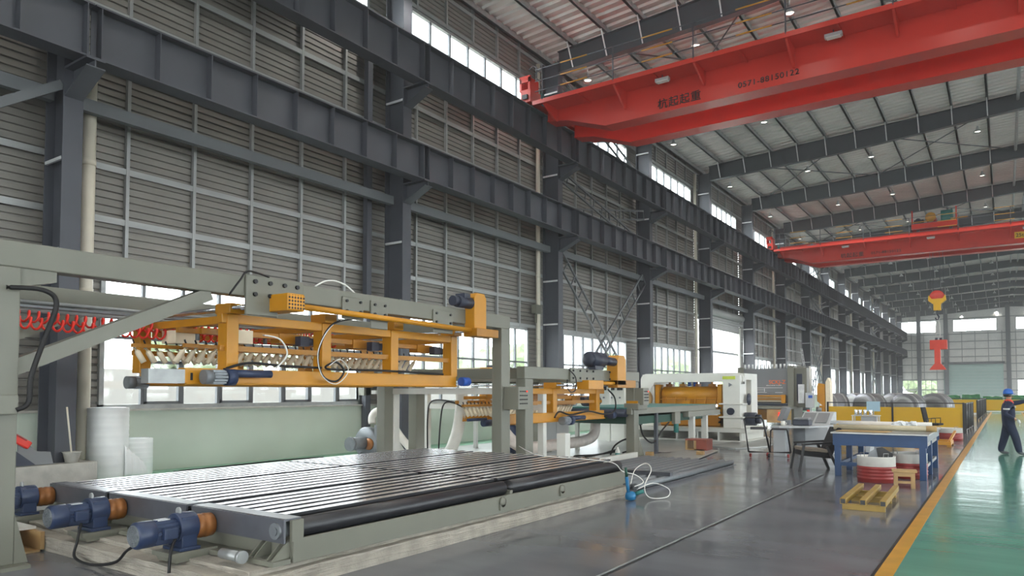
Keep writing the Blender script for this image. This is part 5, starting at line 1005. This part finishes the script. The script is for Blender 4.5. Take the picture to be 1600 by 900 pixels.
# ------------------------------------------------------------------ worker
def person(loc, rz):
    p = thing('person', 'worker in navy overalls with blue hard hat pointing to the right', 'person', loc, rz)
    # local frame: facing +x; y is the person's left; heights for 1.66 m incl. helmet
    V = {}; vs = []; ed = []; rad = []
    def v(n, co, r, par=None):
        V[n] = len(vs); vs.append(co); rad.append(r)
        if par: ed.append((V[par], V[n]))
    v('pelvis', (0, 0, .86), (.19, .19)); v('waist', (0, 0, 1.02), (.165, .18), 'pelvis'); v('chest', (.0, 0, 1.2), (.175, .2), 'waist'); v('upper', (-.01, 0, 1.32), (.1, .15), 'chest'); v('neck', (0, 0, 1.41), (.055, .055), 'upper'); v('jaw', (.025, 0, 1.48), (.07, .065), 'neck'); v('head', (.015, 0, 1.56), (.088, .075), 'jaw'); v('crown', (.0, 0, 1.63), (.06, .055), 'head')
    for s, n in ((1, 'l'), (-1, 'r')):
        f = .2 if n == 'r' else -.17
        v(n+'hip', (0, s*.1, .82), (.125, .115), 'pelvis'); v(n+'knee', (f*.55+.02, s*.11, .47), (.1, .095), n+'hip'); v(n+'ankle', (f, s*.11, .12), (.085, .08), n+'knee'); v(n+'heel', (f+.03, s*.11, .05), (.05, .045), n+'ankle'); v(n+'toe', (f+.19, s*.12, .035), (.035, .04), n+'heel')
    v('lsh', (0, .2, 1.33), (.075, .075), 'upper'); v('lel', (.25, .25, 1.36), (.068, .068), 'lsh'); v('lwr', (.48, .24, 1.42), (.042, .042), 'lel'); v('lpalm', (.57, .24, 1.44), (.022, .04), 'lwr')
    v('rsh', (0, -.2, 1.32), (.075, .075), 'upper'); v('rel', (-.13, -.27, 1.08), (.07, .07), 'rsh'); v('rwr', (.08, -.24, .95), (.042, .042), 'rel'); v('rpalm', (.16, -.22, .92), (.022, .04), 'rwr')
    for h_, d_ in (('l', (1, 0, .08)), ('r', (.75, .1, -.65))):
        b0 = Vector(vs[V[h_+'palm']]); d_ = Vector(d_).normalized()
        for i in range(4):
            o_ = Vector((0, (i-1.5)*.019, 0)); L_ = (.06, .075, .07, .055)[i]
            v(h_+'f%d' % i, tuple(b0+o_+d_*.045), (.009, .009), h_+'palm'); v(h_+'g%d' % i, tuple(b0+o_+d_*(.045+L_*.5)+Vector((0, 0, -.005))), (.0085, .0085), h_+'f%d' % i); v(h_+'h%d' % i, tuple(b0+o_+d_*(.045+L_)+Vector((0, 0, -.016))), (.0075, .0075), h_+'g%d' % i)
        th = Vector((0, .045 if h_ == 'r' else -.045, 0)); v(h_+'t0', tuple(b0+th*.8+d_*.0), (.011, .011), h_+'palm'); v(h_+'t1', tuple(b0+th*1.3+d_*.04), (.009, .009), h_+'t0')
    me = bpy.data.meshes.new('body'); me.from_pydata(vs, ed, []); ob = bpy.data.objects.new('tmp', me); C.objects.link(ob)
    sk = ob.modifiers.new('skin', 'SKIN'); sk.use_smooth_shade = True; ob.modifiers.new('sub', 'SUBSURF').levels = 2
    for i, r in enumerate(rad): me.skin_vertices[0].data[i].radius = r; me.skin_vertices[0].data[i].use_root = (i == 0)
    dg = bpy.context.evaluated_depsgraph_get(); bm_ = bpy.data.meshes.new_from_object(ob.evaluated_get(dg)); bpy.data.objects.remove(ob)
    bm_.materials.clear()
    for k in ('navy', 'skin', 'shoe', 'reflective', 'red_hook'): bm_.materials.append(MATS[k])
    wr = [Vector(vs[V['lwr']]), Vector(vs[V['rwr']])]
    for f_ in bm_.polygons:
        c_ = f_.center; f_.use_smooth = True; m_ = 0
        if c_.z > 1.42 and abs(c_.y) < .12: m_ = 1
        elif c_.x > wr[0].x+.01 and c_.z > 1.3: m_ = 1
        elif c_.x > wr[1].x+.01 and c_.z < 1.0 and c_.z > .75 and c_.y < -.17: m_ = 1
        elif c_.z < .085: m_ = 2
        f_.material_index = m_
    link('body', bm_, p)
    MB().lathe([(.11, .0), (.118, .005), (.116, .05), (.1, .1), (.065, .135), (.02, .148)], (.01, 0, 1.585), 'z', 24).prism([(.1, -.06), (.165, -.04), (.165, .04), (.1, .06)], 'z', 1.585, 1.595).build('hard_hat', 'helmet', p, True)
    hb = MB().lathe([(.088, 0), (.094, .03), (.098, .07)], (-.008, 0, 1.52), 'z', 20).build('hair', 'black', p, True)
    MB().lathe([(.12, -.03), (.115, .0), (.09, .04), (.075, .07)], (.01, 0, 1.375), 'z', 18).build('collar', 'red_hook', p, True)
    MB().tube([(.13, -.13, 1.235), (.15, -.05, 1.25), (.15, .05, 1.26), (.13, .13, 1.27)], .018, 6).build('chest_stripe', 'reflective', p, True); MB().lathe([(.074, -.02), (.075, .02)], (-.07, -.24, 1.2), 'z', 16).build('sleeve_stripe', 'reflective', p, True)
    MB().cyl((.095, 0, 1.515), (.122, 0, 1.505), .014, 8, .01).build('nose', 'skin', p, True)
    for s in (-1, 1): MB().lathe([(.01, -.006), (.022, 0), (.012, .008)], (.005, s*.08, 1.53), 'y', 10).build('ear', 'skin', p, True); MB().cyl((.09, s*.032, 1.535), (.097, s*.032, 1.535), .009, 8).build('eye', 'black', p, True)
    MB().box(.094, .1, -.025, .025, 1.468, 1.476).build('mouth', 'drum_red', p, True)
    return p
person((.06, 22.9, 0), math.radians(8))
t = thing('work_glove', 'white work glove held in the lowered hand of the worker', 'glove', (.36, 22.68, .84)); 
MB().tube([(.23, 22.66, .95), (.27, 22.68, .9), (.3, 22.7, .83)], [.02, .04, .03], 8).build('cuff', 'reflective', t)
for i in range(3): MB().tube([(.29, 22.67+i*.022, .85), (.3, 22.67+i*.022, .79), (.29, 22.67+i*.022, .75)], .01, 6).build('finger', 'reflective', t)
# ================================================================== HAZE
hm = bpy.data.materials.new('haze'); hm.use_nodes = True; hn = hm.node_tree.nodes; hl = hm.node_tree.links
for x in list(hn): hn.remove(x)
ho = hn.new('ShaderNodeOutputMaterial'); hv = hn.new('ShaderNodeVolumeScatter'); hv.inputs['Density'].default_value = .0017; hv.inputs['Anisotropy'].default_value = .2
hl.new(hv.outputs[0], ho.inputs['Volume']); MATS['haze'] = hm
tag(MB().box(-170, 100, -70, 270, -2, 60).build('haze', 'haze'), 'thin dusty haze filling the long hall', 'haze', kind='stuff')
